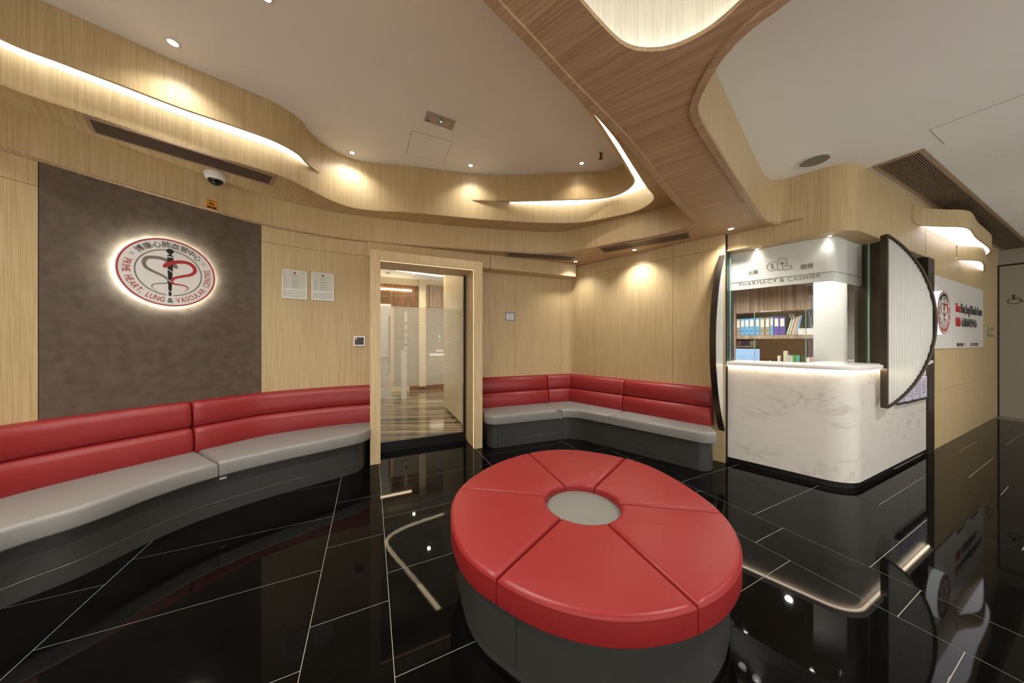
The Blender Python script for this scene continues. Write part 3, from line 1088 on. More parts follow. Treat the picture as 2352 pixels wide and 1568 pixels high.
hole_poly = [hole_c + Vector((math.cos(2 * math.pi * k / 40), math.sin(2 * math.pi * k / 40))) * (hole_r + 0.01) for k in range(40)]
slab("centre_pad", hole_poly, 0.25, 0.350, 0.01, PAD_GREY, ott, rb=0.0, k=3)
base_poly = offset(ccw(ot), 0.045, True)
# base panels split under three seams
for i in range(0, NS, 2):
    o0, o1 = seams[i][0] + 0.09, seams[(i + 2) % NS][0] + 0.09
    do = (o1 - o0) % (2 * math.pi)
    ring = [ray_poly(hole_c, o0 + 0.002 + (do - 0.004) * k / 30, base_poly) for k in range(31)]
    ribbon("base_panel", ring, 0.035, 0.284, 0.03, DGREY, ott)
slab("plinth", offset(base_poly, 0.006, True), 0.0, 0.034, 0.003, DGREY, ott, rb=0.0, k=1)
for (px_, py_) in ((1171, 1420), (1612, 1468)):
    p = pl(px_, py_, 0.26)
    q = ray_poly(hole_c, math.atan2(p.y - hole_c.y, p.x - hole_c.x), base_poly)
    d2 = left((q - hole_c).normalized())
    fr = Fr(q, d2)
    bx_ = box("yellow_tag", fr.M(0, 0, 0.268), -0.021, 0.021, -0.004, 0.003, -0.012, 0.012, YELLOW, ott)
    art("tag_print", [a_rect(-0.010, 0.010, -0.005, 0.005)], fr.M(0, -0.004, 0.268), 0, 0.001, INK_BLACK, bx_)

# ------------------------------------------------------------------ door frame and glass door
dfr = empty("door_frame", DF.p(DW / 2, 0.2, 0), "pale oak box frame with an orange light line round the glass door", "door frame")
DT, DL, DD = 2.27, 0.10, 0.44
fbox("jamb", DF, 0, DL, 0, DD, 0, DT - DL, OAK_PALE, dfr)
fbox("jamb", DF, DW - DL, DW, 0, DD, 0, DT - DL, OAK_PALE, dfr)
fbox("head", DF, 0, DW, 0, DD, DT - DL, DT, OAK_PALE, dfr)
fbox("led_line", DF, DL, DW - DL, 0.026, 0.048, DT - DL - 0.0015, DT - DL + 0.002, DOOR_LED, dfr)
fbox("led_line", DF, DW - DL - 0.0015, DW - DL + 0.002, 0.030, 0.046, 0.0, DT - DL, DOOR_LED, dfr)
gd = empty("glass_door", DF.p(DW / 2, 0.40, 0), "clear glass door with frosted middle band in the oak frame", "door")
fbox("pane", DF, DL, DW - DL, 0.400, 0.410, 0.10, DT - DL, GLASS, gd)
FILM = film("frosted_stripe_film", srgb(232, 226, 205), 0.42, stripes=70.0)
fbox("frosted_band", DF, DL, DW - DL, 0.396, 0.398, 0.745, 1.725, FILM, gd)
fbox("bottom_rail", DF, DL, DW - DL, 0.385, 0.425, 0.0, 0.10, BLACK, gd)
fbox("floor_track", DF, DL, DW - DL, 0.335, 0.385, 0.0, 0.02, BLACK, gd)
fbox("edge_strip", DF, DW - DL - 0.03, DW - DL - 0.0, 0.38, 0.43, 0.10, DT - DL, BLACK, gd)

# room behind the glass door
IF = Fr(DF.p2(0, 0.46), U)
floor_in = fbox("floor_inner", IF, -2.6, 3.0, -0.02, 5.6, -0.012, 0.002, STRIPE, kind="structure")
wr0, wr1 = pl(1061, 980, 0), pl(1019, 936.7, 0)
wi = Fr(wr0, wr1 - wr0)
ZI = 2.95
wl_in = ribbon("wall_inner_right", [wr1, wr0 - (wr1 - wr0).normalized() * 0.30], 0.05, 2.64, 0.12, CREAM, kind="structure")
wb_o = 4.35
wall_ib = fbox("wall_inner_back", IF, -2.6, 3.0, wb_o, wb_o + 0.1, 0, ZI, CREAM, kind="structure")
fbox("wall_inner_left", IF, -2.6, -2.5, 0.1, wb_o, 0, ZI, CREAM, kind="structure")
fbox("wall_inner_front", IF, -2.6, 3.0, 0.06, 0.10, 2.46, ZI, CREAM, kind="structure")
fbox("ceiling_inner", IF, -2.6, 3.0, 0.05, wb_o + 0.1, ZI, ZI + 0.01, WHITE, kind="structure")
def IX(px): return IF.hit(px, wb_o)
def IZ(px, py): return IF.zz(px, py, wb_o)
fbox("baseboard_inner", IF, IX(941), IX(1060), wb_o - 0.02, wb_o, 0, 0.14, DARKWOOD, kind="structure")
fbox("trim_14", IF, IX(850), IX(961), wb_o - 0.030, wb_o, IZ(900, 702), IZ(900, 653), DARKWOOD, kind="structure")
fbox("trim_15", IF, IX(978), IX(1040), wb_o - 0.030, wb_o, IZ(1000, 706), IZ(1000, 656), WALNUT, kind="structure")
bpy.data.objects["trim_14"]["label"] = "brown wood upper wall panel seen through the glass door on the left"
bpy.data.objects["trim_15"]["label"] = "brown slatted upper wall panel seen through the glass door on the right"
fbox("trim_16", IF, IX(978), IX(1040), wb_o - 0.018, wb_o, 0.14, IZ(1000, 707), GREY_WALL, kind="structure")
bpy.data.objects["trim_16"]["label"] = "grey beige wall panel seen through the glass door"
fbox("trim_19", IF, IX(905), IX(961), wb_o - 0.018, wb_o, 0.14, IZ(900, 703), GREY_WALL, kind="structure")
bpy.data.objects["trim_19"]["label"] = "grey beige wall panel left of the cream pillar behind the glass door"
fbox("wall_inner_pillar", IF, IX(962), IX(977.5), wb_o - 0.06, wb_o - 0.001, 0.10, ZI, CREAM, kind="structure")
cab = empty("reception_shelf", IF.p(IX(1005), wb_o - 0.15, 1.0), "lit wall shelf on the back wall behind the glass door", "shelf")
zsh = IZ(1000, 814)
fbox("shelf_board", IF, IX(985), IX(1034), wb_o - 0.22, wb_o - 0.019, zsh, zsh + 0.04, WHITE, cab)
fbox("shelf_light", IF, IX(985), IX(1034), wb_o - 0.20, wb_o - 0.17, zsh - 0.008, zsh, INNER_LED, cab)
fbox("control_box", IF, IX(1001), IX(1017), wb_o - 0.05, wb_o - 0.019, IZ(1000, 807), IZ(1000, 802), WHITE, cab)
art("indicator_lights", [a_disc(0, 0.0, 0.012, 10), a_disc(0.0, 0.12, 0.016, 10)], IF.M(IX(1009), wb_o - 0.019, IZ(1009, 782)), 0, 0.004, GREEN_LED, cab)["kind"] = "stuff"
wc = empty("white_cabinet", IF.p(IX(900), 3.3, 0), "tall white cabinet by the left side seen through the glass door", "cabinet")
fbox("body", IF, -2.48, IF.hit(898, 3.4), 3.4, wb_o - 0.03, 0.0, 2.15, WHITE, wc)
fbox("door", IF, IF.hit(872, 3.38), IF.hit(893, 3.38), 3.38, 3.40, 0.95, 2.13, WHITE_GLOSS, wc)
fbox("handle", IF, IF.hit(895, 3.35), IF.hit(896.5, 3.35), 3.35, 3.40, 0.55, 1.9, STEEL, wc)
ws = empty("display_stand", IF.p(0, 3.0, 0), "slim white display stand behind the glass door", "stand")
fbox("upright", IF, IF.hit(929.5, 3.2), IF.hit(935, 3.2), 3.2, 3.26, 1.10, IF.zz(932, 716, 3.2), WHITE, ws)
fbox("base_box", IF, IF.hit(922, 3.2), IF.hit(934, 3.2), 3.16, 3.32, 0.0, 1.10, WHITE, ws)
for k_ in range(4):
    zz_ = 1.22 + 0.16 * k_
    fbox("pocket", IF, IF.hit(929.5, 3.18), IF.hit(935, 3.18), 3.17, 3.199, zz_, zz_ + 0.03, STEEL, ws)
# curved light on the inner ceiling
ict = smooth(VV((-0.75, 4.28), (-1.14, 4.70), (-1.8, 5.38), (-2.45, 6.03), (-2.60, 6.26), (-2.58, 6.45), (-2.42, 6.66), (-1.66, 7.20), (-0.9, 7.60)))
il = empty("inner_cove_light", v3(ict[2], 2.89), "bent glowing ceiling line seen through the glass door and mirrored in the floor", "light")
ribbon("led_strip", ict, 2.87, 2.885, 0.06, INNER_LED, il)
ribbon("light_channel", ict, 2.886, ZI - 0.001, 0.10, CREAM, il, front=-0.02)
il2 = empty("inner_wall_light", IF.p(IX(900), wb_o - 0.05, IZ(900, 665)), "glowing line on the brown panel behind the glass door", "light")
fbox("led_strip", IF, IX(850), IX(945), wb_o - 0.060, wb_o - 0.031, IZ(900, 666.5), IZ(900, 663), INNER_LED, il2)
sd = empty("smoke_detector", v3(pl(892, 628, 2.93), ZI), "small white smoke detector on the ceiling behind the glass door", "detector")
q = pl(892, 628, 2.93)
lathe("body", [(0.0, 0.0), (0.05, 0.0), (0.055, -0.015), (0.04, -0.035), (0.0, -0.04)], T(q.x, q.y, ZI - 0.001), WHITE, sd)
INNER_SPOTS = ((-1.55, 5.1), (-3.0, 6.2), (-1.7, 6.1), (-2.4, 7.3))


# ------------------------------------------------------------------ pharmacy counter
LCP = plen(CP)[-1]
ct = empty("pharmacy_counter", v3(at(CP, 0.5), 0), "white marble pharmacy counter with rounded corner and glowing edge under its top", "counter")
s_k = col_s(CP, 2016)
for a, b in ((0.003, s_k - 0.15), (s_k - 0.148, LCP)):
    ribbon("marble_panel", sub(CP, a, b), 0.055, 1.048, 0.03, STONE, ct)
ribbon("plinth", CP, 0.0, 0.054, 0.02, BLACK, ct, front=0.018)
topf = offset(CP, -0.05)
top_poly = topf + [CF.p2(0.0, 0.42)] + [isect(PF.p2(0, 0.42), E_DIR, CF.p2(0, 0.42), U)] + [PF.p2(0.0, 0.42)]
slab("countertop", top_poly, 1.050, 1.085, 0.005, STONE_TOP, ct, rb=0.004, k=2)
flat("led_strip", [offset(CP, -0.010) + offset(CP, -0.026)[::-1]], 1.041, COUNTER_LED, ct, t=0.006)

# glass screen and lit header
sg = empty("glass_screen", v3(at(CP, 0.5), 1.085), "bent clear glass screen standing on the pharmacy counter", "screen")
GP = offset(CP, 0.08)
s_ge = col_s(GP, 1997)
ribbon("pane", sub(GP, 0.012, s_ge), 1.086, ZB - 0.001, 0.008, GLASS, sg)
for s_ in (0.008, s_ge):
    f_ = curve_frame(GP, s_)
    box("glass_edge", f_.M(0, 0, 0), -0.0035, 0.0035, -0.001, 0.009, 1.086, ZB - 0.002, GLASS_EDGE, sg)
sp = empty("sliding_glass_pane", PF.p(0.3, 0.2, 1.085), "thin inner glass pane with pale edges behind the bent screen", "screen")
for px0, px1 in ((1733, 1851),):
    a0, a1 = PF.hit(px0, 0.2), PF.hit(px1, 0.2)
    fbox("pane", PF, a0, a1, 0.20, 0.206, 1.086, 1.62, GLASS, sp)
    for a in (a0, a1):
        fbox("glass_edge", PF, a - 0.003, a + 0.003, 0.199, 0.207, 1.086, 1.62, GLASS_EDGE, sp)

hd = empty("pharmacy_sign", PF.p(0.4, 0.14, 1.9), "white curved header behind the glass reading pharmacy and cashier", "sign")
HO = 0.15
HP = offset(CP, HO)
s_he = col_s(HP, 1994)
ZH = 1.866
ribbon("header_panel", sub(HP, 0.0, s_he), ZH, ZB, 0.02, WHITE, hd)
ribbon("groove_line", sub(HP, 0.0, s_he), 1.946, 1.951, 0.004, INK_GREY, hd, front=-0.003)


def TX(zx, zy):
    px, py = 1660 + zx * 240 / 2352, 560 + zy * 120 / 1176
    return PF.hit(px, HO), PF.zz(px, py, HO)


TINK = mat("taupe_lettering", srgb(132, 122, 112), 0.5)
MH = PF.M(0, HO - 0.001, 0)
x0, _ = TX(370, 900); x1, zb = TX(2215, 742); _, zt = TX(2215, 655)
art("lettering", [fit_text("PHARMACY & CASHIER", x0, x1, zb - 0.004, zt - zb, spacing=1.15)], MH, 0, 0.002, TINK, hd)["kind"] = "stuff"
for s_, (zx0, zx1, zlo, zhi) in (("出藥", (585, 800, 668, 575)), ("繳費", (1755, 2045, 530, 425))):
    a, _ = TX(zx0, zlo); b, z0_ = TX(zx1, zlo); _, z1_ = TX(zx1, zhi)
    art("lettering", [fit_text(s_, a, b, z0_, z1_ - z0_)], MH, 0, 0.002, TINK, hd)["kind"] = "stuff"
cx, cz = TX(1112, 505); rx = TX(1112, 505)[0] - TX(1000, 505)[0]; rz = TX(1112, 405)[1] - cz
w_ = 0.005
icon = [a_stroke([(cx + rx * math.cos(q), cz + rz * math.sin(q)) for q in [math.radians(40 + 280 * i / 24) for i in range(25)]], w_)]
icon.append(shift(glyphs("$", rz * 1.5), cx, cz - rz * 0.5))
def TL(lst): return [TX(*p) for p in lst]
icon.append(a_stroke(TL([(1255, 360), (1255, 335), (1430, 320), (1430, 345)]), w_))
for seg in ([(1300, 375), (1240, 400)], [(1235, 400), (1232, 585)], [(1232, 585), (1330, 580)], [(1390, 352), (1440, 372)], [(1442, 370), (1442, 480)],
            [(1340, 400), (1340, 485)], [(1285, 445), (1392, 437)]):
    icon.append(a_stroke(TL(seg), w_ * (1.8 if seg[0][0] in (1340, 1285) else 1)))
pc = TX(1445, 533); prx = TX(1545, 533)[0] - pc[0]; prz = TX(1445, 492)[1] - pc[1]
icon.append(a_stroke([(pc[0] + prx * max(-1, min(1, 1.25 * math.cos(q))), pc[1] + prz * math.sin(q)) for q in [2 * math.pi * i / 28 for i in range(29)]], w_))
art("pharmacy_icon", icon, MH, 0, 0.002, TINK, hd)

# dark metal end panels, jambs
post = fbox("trim_17", PF, -0.075, -0.001, -0.03, 0.30, 0, ZB, BLACK, kind="structure")
post["label"] = "black metal post at the left end of the pharmacy"
D0 = Vector((3.431, 2.742))
s_dp = CF.hit(2026, 0.02)
pn = empty("side_screen", CF.p(-0.6, 0.1, 1.085), "dark bronze screen panel closing the side of the pharmacy counter", "screen")
fbox("return_panel", CF, s_dp - 0.012, s_dp + 0.012, -0.03, 0.20, 1.086, ZB, BRONZE, pn)
fbox("panel", CF, s_dp + 0.013, 0.02, 0.12, 0.14, 1.086, ZB, BRONZE, pn)
jb = fbox("trim_18", CF, 0.015, 0.262, -0.012, 0.06, 0, ZB, BRONZE, kind="structure")
jb["label"] = "tall dark bronze jamb between the pharmacy and the corridor wall"


def dscreen(name, label, O, d, z0, z1, bulge, thick):
    fr = Fr(O, d)
    t = empty(name, v3(O, z0), label, "screen")
    hh = (z1 - z0) / 2; zc = (z0 + z1) / 2
    R = (hh * hh + bulge * bulge) / (2 * bulge); xc = bulge - R
    qa = math.asin(hh / R)
    n = 48
    arc = [(xc + R * math.cos(-qa + 2 * qa * i / n), R * math.sin(-qa + 2 * qa * i / n)) for i in range(n + 1)]
    arcI = [(xc + (R - 0.016) * math.cos(-qa + 2 * qa * i / n), (R - 0.016) * math.sin(-qa + 2 * qa * i / n)) for i in range(n + 1)]
    vs, fs = [], []
    for (a, b), (c, e) in zip(arc, arcI):
        for (x, z) in ((a, b), (c, e)):
            for y in (-thick / 2, thick / 2):
                vs.append(fr.p(x, y, zc + z))
    for i in range(n):
        k = i * 4
        fs += [(k, k + 1, k + 5, k + 4), (k + 2, k + 6, k + 7, k + 3), (k, k + 4, k + 6, k + 2), (k + 1, k + 3, k + 7, k + 5)]
    fs += [(0, 2, 3, 1), (4 * n, 4 * n + 1, 4 * n + 3, 4 * n + 2)]
    mk("curved_rim", vs, fs, BRONZE, t, 40)
    fbox("post", fr, -0.014, 0.0, -thick / 2, thick / 2, z0, z1, BRONZE, t)
    # fluted pane
    fl = 0.0245
    N = int((bulge - 0.016) / fl)
    vs, fs = [], []
    xs = []
    for i in range(N):
        for j in range(6):
            xs.append((i * fl + fl * j / 6.0, math.sin(math.pi * j / 6.0)))
    xs.append((N * fl, 0.0))
    def hz(x):
        v = (R - 0.014) ** 2 - (x - xc) ** 2
        return math.sqrt(max(v, 0.0))
    for x, b in xs:
        h_ = hz(x)
        for y in (-0.004 - 0.0065 * b ** 0.6, 0.004 + 0.0065 * b ** 0.6):
            vs += [fr.p(x, y, zc - h_), fr.p(x, y, zc + h_)]
    for i in range(len(xs) - 1):
        k = 4 * i
        fs += [(k, k + 4, k + 5, k + 1), (k + 2, k + 3, k + 7, k + 6), (k + 1, k + 5, k + 7, k + 3), (k, k + 2, k + 6, k + 4)]
    fs += [(0, 1, 3, 2), (4 * len(xs) - 4, 4 * len(xs) - 2, 4 * len(xs) - 1, 4 * len(xs) - 3)]
    mk("fluted_pane", vs, fs, FLUTE, t, 50)
    return t


dscreen("fluted_screen", "half-round fluted white glass screen in a dark rim at the right side of the counter", D0, Vector((1.0, 0.02)), 0.688, 2.28, 0.462, 0.05)
dscreen("fluted_screen", "half-round fluted screen seen edge-on beside the corner bench", PF.p2(-0.035, -0.03), -PF.i, 0.30, 2.268, 0.40, 0.052)

# leaflet holders on the counter side
for i, (p0_, p1_, yb) in enumerate(((2054, 2070, 925), (2073, 2089.5, 921.5), (2091.5, 2107, 917), (2109, 2124.6, 913))):
    a, b = CF.hit(p0_), CF.hit(p1_)
    zb = CF.zz(p1_, yb)
    lab = ("leaflet holder nearest the rounded counter corner, mostly behind the fluted screen", "second leaflet holder from the rounded counter corner", "third leaflet holder from the rounded counter corner", "leaflet holder nearest the dark corridor jamb")[i]
    t = empty("leaflet_holder", CF.p((a + b) / 2, -0.02, zb), lab, "leaflet holder", "leaflet holders on the counter side")
    fbox("tray", CF, a, b, -0.032, -0.001, zb, zb + 0.02, BRONZE, t)
    fbox("back_plate", CF, a + 0.004, b - 0.004, -0.006, -0.001, zb + 0.02, zb + 0.27, SILVER, t)
    fbox("leaflet", CF, a + 0.012, b - 0.012, -0.016, -0.007, zb + 0.02, zb + 0.25, LILAC, t)
    art("leaflet_print", [a_rect(-0.25 * (b - a), 0.25 * (b - a), 0.05 + 0.03 * k, 0.058 + 0.03 * k) for k in range(5)], CF.M((a + b) / 2, -0.016, zb + 0.02), 0, 0.001, INK, t)["kind"] = "stuff"

# ------------------------------------------------------------------ inside the pharmacy
OB = 2.4
def QX(zx): return PF.hit(1680 + zx * 200 / 2240, OB)
def QZ(zx, zy): return PF.zz(1680 + zx * 200 / 2240, 710 + zy * 200 / 2240, OB)
in_poly = offset(CP, 0.06) + [CF.p2(-0.2, 0.06)]
qb = isect(PF.p2(0, 2.86), E_DIR, CF.p2(0, 0.10), U)
flat("floor_pharmacy", [offset(sub(CP, 0.0, LCP - 0.05), 0.06) + [qb, PF.p2(-0.95, 2.86), PF.p2(-0.95, 0.35), PF.p2(-0.02, 0.35)]], 0.002, GREY_WALL, kind="structure")
fbox("wall_pharmacy_back", PF, -1.0, (qb - PF.O).dot(PF.d), 2.86, 2.92, 0, ZB, WHITE, kind="structure")
fbox("wall_pharmacy_left", PF, -1.0, -0.95, 0.35, 2.86, 0, ZB, WHITE, kind="structure")
part = fbox("wall_partition", PF, PF.hit(1868, 0.95), PF.hit(1946, 0.95), 0.95, 1.08, 0, ZB, WHITE, kind="structure")
sh = empty("binder_shelf", PF.p(QX(1000), OB + 0.1, 0), "grey walnut shelf unit with brown back behind the pharmacy glass", "shelf unit")
xl, xr = QX(45), QX(2260)
xs0 = QX(115)
zs_t, zs_b = QZ(600, 668), QZ(600, 760)
zcab = QZ(110, 128)
fbox("side_board", PF, xl, xs0, OB, OB + 0.40, 0.0, 2.20, WALNUT, sh)
fbox("shelf_board", PF, xs0, xr, OB, OB + 0.40, zs_b, zs_t, WALNUT, sh)
fbox("back_board", PF, xs0, xr, OB + 0.38, OB + 0.40, 0.86, zs_b, CORK, sh)
fbox("dark_back", PF, xs0, xr, OB + 0.38, OB + 0.40, zs_t, zcab + 0.02, SCREEN_DARK, sh)
cabn = empty("wall_cabinet", PF.p(QX(1000), OB, zcab), "row of grey walnut cupboard doors above the binders in the pharmacy", "cabinet")
fbox("body", PF, xl, xr, OB + 0.02, OB + 0.40, zcab, 2.20, WALNUT, cabn)
ds = [xl, PF.hit(1724.5, OB), PF.hit(1796.5, OB), xr]
for a, b in zip(ds, ds[1:]):
    dr = fbox("door", PF, a + 0.003, b - 0.003, OB - 0.002, OB + 0.018, zcab + 0.012, 2.19, WALNUT, cabn)
    if a == ds[1]:
        fbox("handle", PF, b - 0.26, b - 0.01, OB - 0.012, OB - 0.003, zcab + 0.012, zcab + 0.024, PAPER, dr)
tones = dict(G=BINDER_GREY, B=BINDER_BLUE, P=BINDER_PURPLE)
names = dict(G="grey", B="blue", P="purple")
bl = [(120, 215, 245, 'G', "grey lever arch binder at the left end of the shelf"), (222, 330, 240, 'B', "blue binder next to the leftmost grey binder"), (332, 448, 235, 'B', "second blue binder from the left end of the shelf"),
      (452, 575, 225, 'B', "third blue binder from the left end of the shelf"), (605, 718, 215, 'B', "blue binder touching the pair of grey binders"), (725, 845, 215, 'G', "left one of the two grey binders in mid shelf"),
      (862, 975, 205, 'G', "right one of the two grey binders in mid shelf"), (985, 1070, 195, 'B', "narrow blue binder beside the purple binders"), (1085, 1220, 185, 'P', "left one of the two purple binders"), (1228, 1375, 185, 'P', "right one of the two purple binders, beside the magazines")]
for a_, b_, yt, c, lab in bl:
    a, b = QX(a_), QX(b_)
    zt = QZ(b_, yt)
    t = empty("binder", PF.p((a + b) / 2, OB + 0.03, zs_t), lab, "binder", "lever arch binders on the pharmacy shelf")
    h = zt - zs_t; w = b - a
    fbox("cover", PF, a, b, OB + 0.03, OB + 0.30, zs_t + 0.001, zt, tones[c], t, b=0.004)
    fbox("spine_label", PF, a + 0.14 * w, b - 0.14 * w, OB + 0.026, OB + 0.031, zs_t + h * (0.47 if c != 'B' else 0.52), zt - h * 0.10, PAPER, t)
    art("finger_hole", [a_disc(0, 0, 0.15 * w, 18)], PF.M((a + b) / 2, OB + 0.029, zs_t + 0.26 * h), 0, 0.002, INK_BLACK, t)
random.seed(4)
mcol = [PAPER, GREEN, PAPER, INK_RED, PAPER, CREAM_CARD, PINK, PAPER, BINDER_BLUE]
mlab = ["white", "green", "white", "red", "white", "cream", "pink", "white", "blue"]
for i in range(9):
    a = QX(1400 + 33 * i); h = 0.235 + 0.008 * i
    M = PF.M(a, OB + 0.05, zs_t + 0.002) @ Matrix.Rotation(math.radians(13 - i * 0.6), 4, 'Y')
    o = box("magazine", M, 0, 0.020, 0, 0.22, 0.006, h, mcol[i], None)
    tag(o, ("thin %s magazine leaning on the shelf, number %s in the leaning row" % (mlab[i], ["one", "two", "three", "four", "five", "six", "seven", "eight", "nine"][i])), "magazine", "leaning magazines on the pharmacy shelf")
bx = empty("file_box", PF.p(QX(1900), OB + 0.05, zs_t), "white open file box at the right end of the binder shelf", "box")
fbox("front", PF, QX(1712), QX(2150), OB + 0.04, OB + 0.05, zs_t + 0.001, QZ(1800, 490), WHITE, bx)
fbox("tray", PF, QX(1712), QX(2150), OB + 0.051, OB + 0.28, zs_t + 0.001, zs_t + 0.05, WHITE, bx)
art("slot", [a_rect(-0.03, 0.03, 0, 0.003)], PF.M(QX(1845), OB + 0.04, QZ(1800, 528)), 0, 0.001, INK, bx)
for i, (zx, ang, c, l) in enumerate(((1740, 38, LILAC, "lilac"), (1790, 40, PAPER, "white"), (1850, 44, CREAM_CARD, "cream"), (1975, -12, GREY, "grey"), (2050, 20, CREAM_CARD, "pale"))):
    M = PF.M(QX(zx) - 0.03 + 0.01 * i, OB + 0.09 + 0.03 * i, zs_t + 0.055) @ Matrix.Rotation(math.radians(-ang * 0.5), 4, 'Y')
    o = box("folder", M, 0.0, 0.012, 0, 0.02, 0.0, 0.30, c, None)
    tag(o, "%s paper folder leaning in the white file box on the shelf" % l, "folder", "papers in the file box")
desk = empty("pharmacy_desk", PF.p(QX(1000), OB - 0.3, 0), "low walnut desk below the binder shelf, mostly hidden by the counter", "desk")
fbox("desktop", PF, xs0, xr, OB - 0.45, OB + 0.37, 0.84, 0.87, WALNUT, desk)
fbox("leg", PF, xs0, xs0 + 0.04, OB - 0.40, OB + 0.30, 0.0, 0.84, WALNUT, desk)
fbox("leg", PF, xr - 0.04, xr, OB - 0.40, OB + 0.30, 0.0, 0.84, WALNUT, desk)
mo = empty("monitor", PF.p(QX(400), OB, 0.87), "computer monitor with a pale blue page behind the pharmacy glass", "monitor")
fbox("casing", PF, QX(100), QX(745), OB + 0.0, OB + 0.05, 0.90, QZ(500, 1008), BLACK, mo)
fbox("screen", PF, QX(108), QX(728), OB - 0.004, OB, 0.93, QZ(500, 1018), MONITOR, mo)
fbox("stand", PF, QX(380), QX(460), OB - 0.06, OB + 0.12, 0.871, 0.905, BLACK, mo)
art("screen_text", [a_rect(QX(170), QX(660), 0.022 * k, 0.022 * k + 0.004) for k in range(6)], PF.M(0, OB - 0.004, 0.955), 0, 0.001, BINDER_BLUE, mo)
for a_, b_, m_, lab in ((120, 213, PINK, "small pink box on the ledge under the left binders"), (216, 425, NAVY, "navy printed box on the ledge under the left binders"), (432, 580, CREAM_CARD, "cream card on the ledge under the left binders")):
    o = fbox("small_box", PF, QX(a_), QX(b_), OB + 0.12, OB + 0.26, QZ(300, 940), QZ(300, 812), m_, b=0.003)
    tag(o, lab, "box", "small boxes on the ledge")
fbox("ledge", PF, xs0, QX(590), OB + 0.10, OB + 0.38, QZ(300, 975), QZ(300, 942), WALNUT, sh)
bcol = [(1180, 1250, 1200, PAPER, "white folder leaning at the left of the desk books"), (1330, 1440, 1075, CREAM_CARD, "tall cream folder among the desk books"), (1445, 1510, 1180, LILAC, "lilac file beside the tall cream folder"), (1515, 1580, 1200, CREAM_CARD, "yellowish file in the desk row"),
        (1590, 1650, 1170, GREEN, "dark green box in the desk row"), (1655, 1760, 1190, TEAL, "teal printed box in the desk row"), (1790, 1900, 1215, SCREEN_DARK, "dark square card stand in the desk row"), (1930, 2020, 1250, PAPER, "white file right of the dark card stand"), (2030, 2110, 1235, PINK, "pink file at the right end of the desk row")]
for a_, b_, yt, m_, lab in bcol:
    o = fbox("desk_file", PF, QX(a_), QX(b_), OB + 0.02, OB + 0.22, 0.872, QZ(b_, yt), m_, b=0.004)
    tag(o, lab, "file", "files and boxes on the pharmacy desk")
q = PF.p(QX(982), OB + 0.05, 0.871)
ge = empty("green_bottle", q, "small green bottle on the desk behind the counter", "bottle")
zt = QZ(982, 1300)
lathe("bottle", [(0.03, 0.0), (0.03, zt - 0.871 - 0.06), (0.026, zt - 0.871 - 0.03), (0.012, zt - 0.871 - 0.012)], T(*q), GREEN, ge, n=20)
lathe("cap", [(0.013, zt - 0.871 - 0.012), (0.013, zt - 0.871)], T(*q), GREEN, ge, n=16)
PH_FILL_SPOTS = ((0.05, 0.62, "first"), (0.62, 0.62, "second"), (-0.25, 1.7, "third"), (0.35, 1.7, "fourth"))  # hidden lamps added to brighten the partition and shelves


# ------------------------------------------------------------------ ceiling fittings
def downlight(px, py, z, label, power, group, spread=125, blend=1.0, col=NEUT, r=0.021):
    p = pl(px, py, z) if not isinstance(px, Vector) else px
    t = empty("downlight", v3(p, z), label, "downlight", group)
    lathe("trim_ring", [(r, 0.002), (r + 0.014, 0.002), (r + 0.013, -0.004), (r, -0.005)], T(p.x, p.y, z), WHITE, t, n=28, ring=True)
    lathe("lens", [(0.002, -0.001), (r, -0.001), (r, -0.003), (0.002, -0.003)], T(p.x, p.y, z), LENS, t, n=24)
    l = bpy.data.lights.new("lamp", 'SPOT'); l.energy = power; l.color = col
    l.spot_size = math.radians(spread); l.spot_blend = blend; l.shadow_soft_size = 0.035
    o = bpy.data.objects.new("lamp", l); COL.objects.link(o)
    o.location = (p.x, p.y, z - 0.02)
    hook(o, t)
    return t


G1_, G2_ = "downlights in the high ceiling", "downlights in the low soffit"
downlight(397, 97, ZC, "downlight in the high ceiling above the long left light slot", P_HIGH * 1.25, G1_, r=0.026)
downlight(809, 350, ZC, "downlight in the high ceiling left of the emergency light panel", P_HIGH, G1_)
downlight(1081, 379, ZC, "downlight in the high ceiling at the start of the right light slot", P_HIGH, G1_)
downlight(1336, 374, ZC, "downlight in the high ceiling beside the sprinkler", P_HIGH * 0.6, G1_, col=WARM)
downlight(612, -6, ZC, "downlight at the top edge of the picture in the high ceiling", P_HIGH, G1_)
downlight(1322, 600, Z0, "small downlight in the low soffit above the bench corner", P_LOW * 0.55, G2_)
downlight(1457, 573, Z0, "downlight in the low soffit above the corner bench beside the grille", P_LOW, G2_)
downlight(1678, 525, Z0, "downlight in the low soffit above the pharmacy glass", P_LOW, G2_)
for x_, y_, lab in ((-0.75, 1.35, "downlight in the high ceiling above the viewer's left"), (-1.9, 0.2, "added out-of-view fill lamp in the high ceiling behind the viewer, over the left bench"), (-2.2, -1.4, "rearmost added out-of-view fill lamp in the high ceiling")):
    downlight(Vector((x_, y_)), 0, ZC, lab, P_FILL, G1_)  # added lamps out of view, overhead fill for ottoman and left bench
for x_, y_, lab in ((2.0, 0.7, "added out-of-view fill lamp in the right ceiling nearest the beam"), (3.9, 1.45, "added out-of-view fill lamp in the right ceiling in front of the counter side"), (6.0, 2.4, "added out-of-view fill lamp in the right ceiling along the corridor")):
    downlight(Vector((x_, y_)), 0, ZR, lab, P_FILL, "added fill lamps in the right ceiling")  # unseen lamps added to lift ottoman, counter front and corridor wall
for px_, lab in ((1738, "left small downlight above the pharmacy header"), (1906, "right small downlight above the pharmacy header")):
    q = PF.p2(PF.hit(px_, 0.118), 0.118)
    downlight(q, 0, ZB, lab, 1.3, "small downlights above the pharmacy header", spread=120, r=0.013)
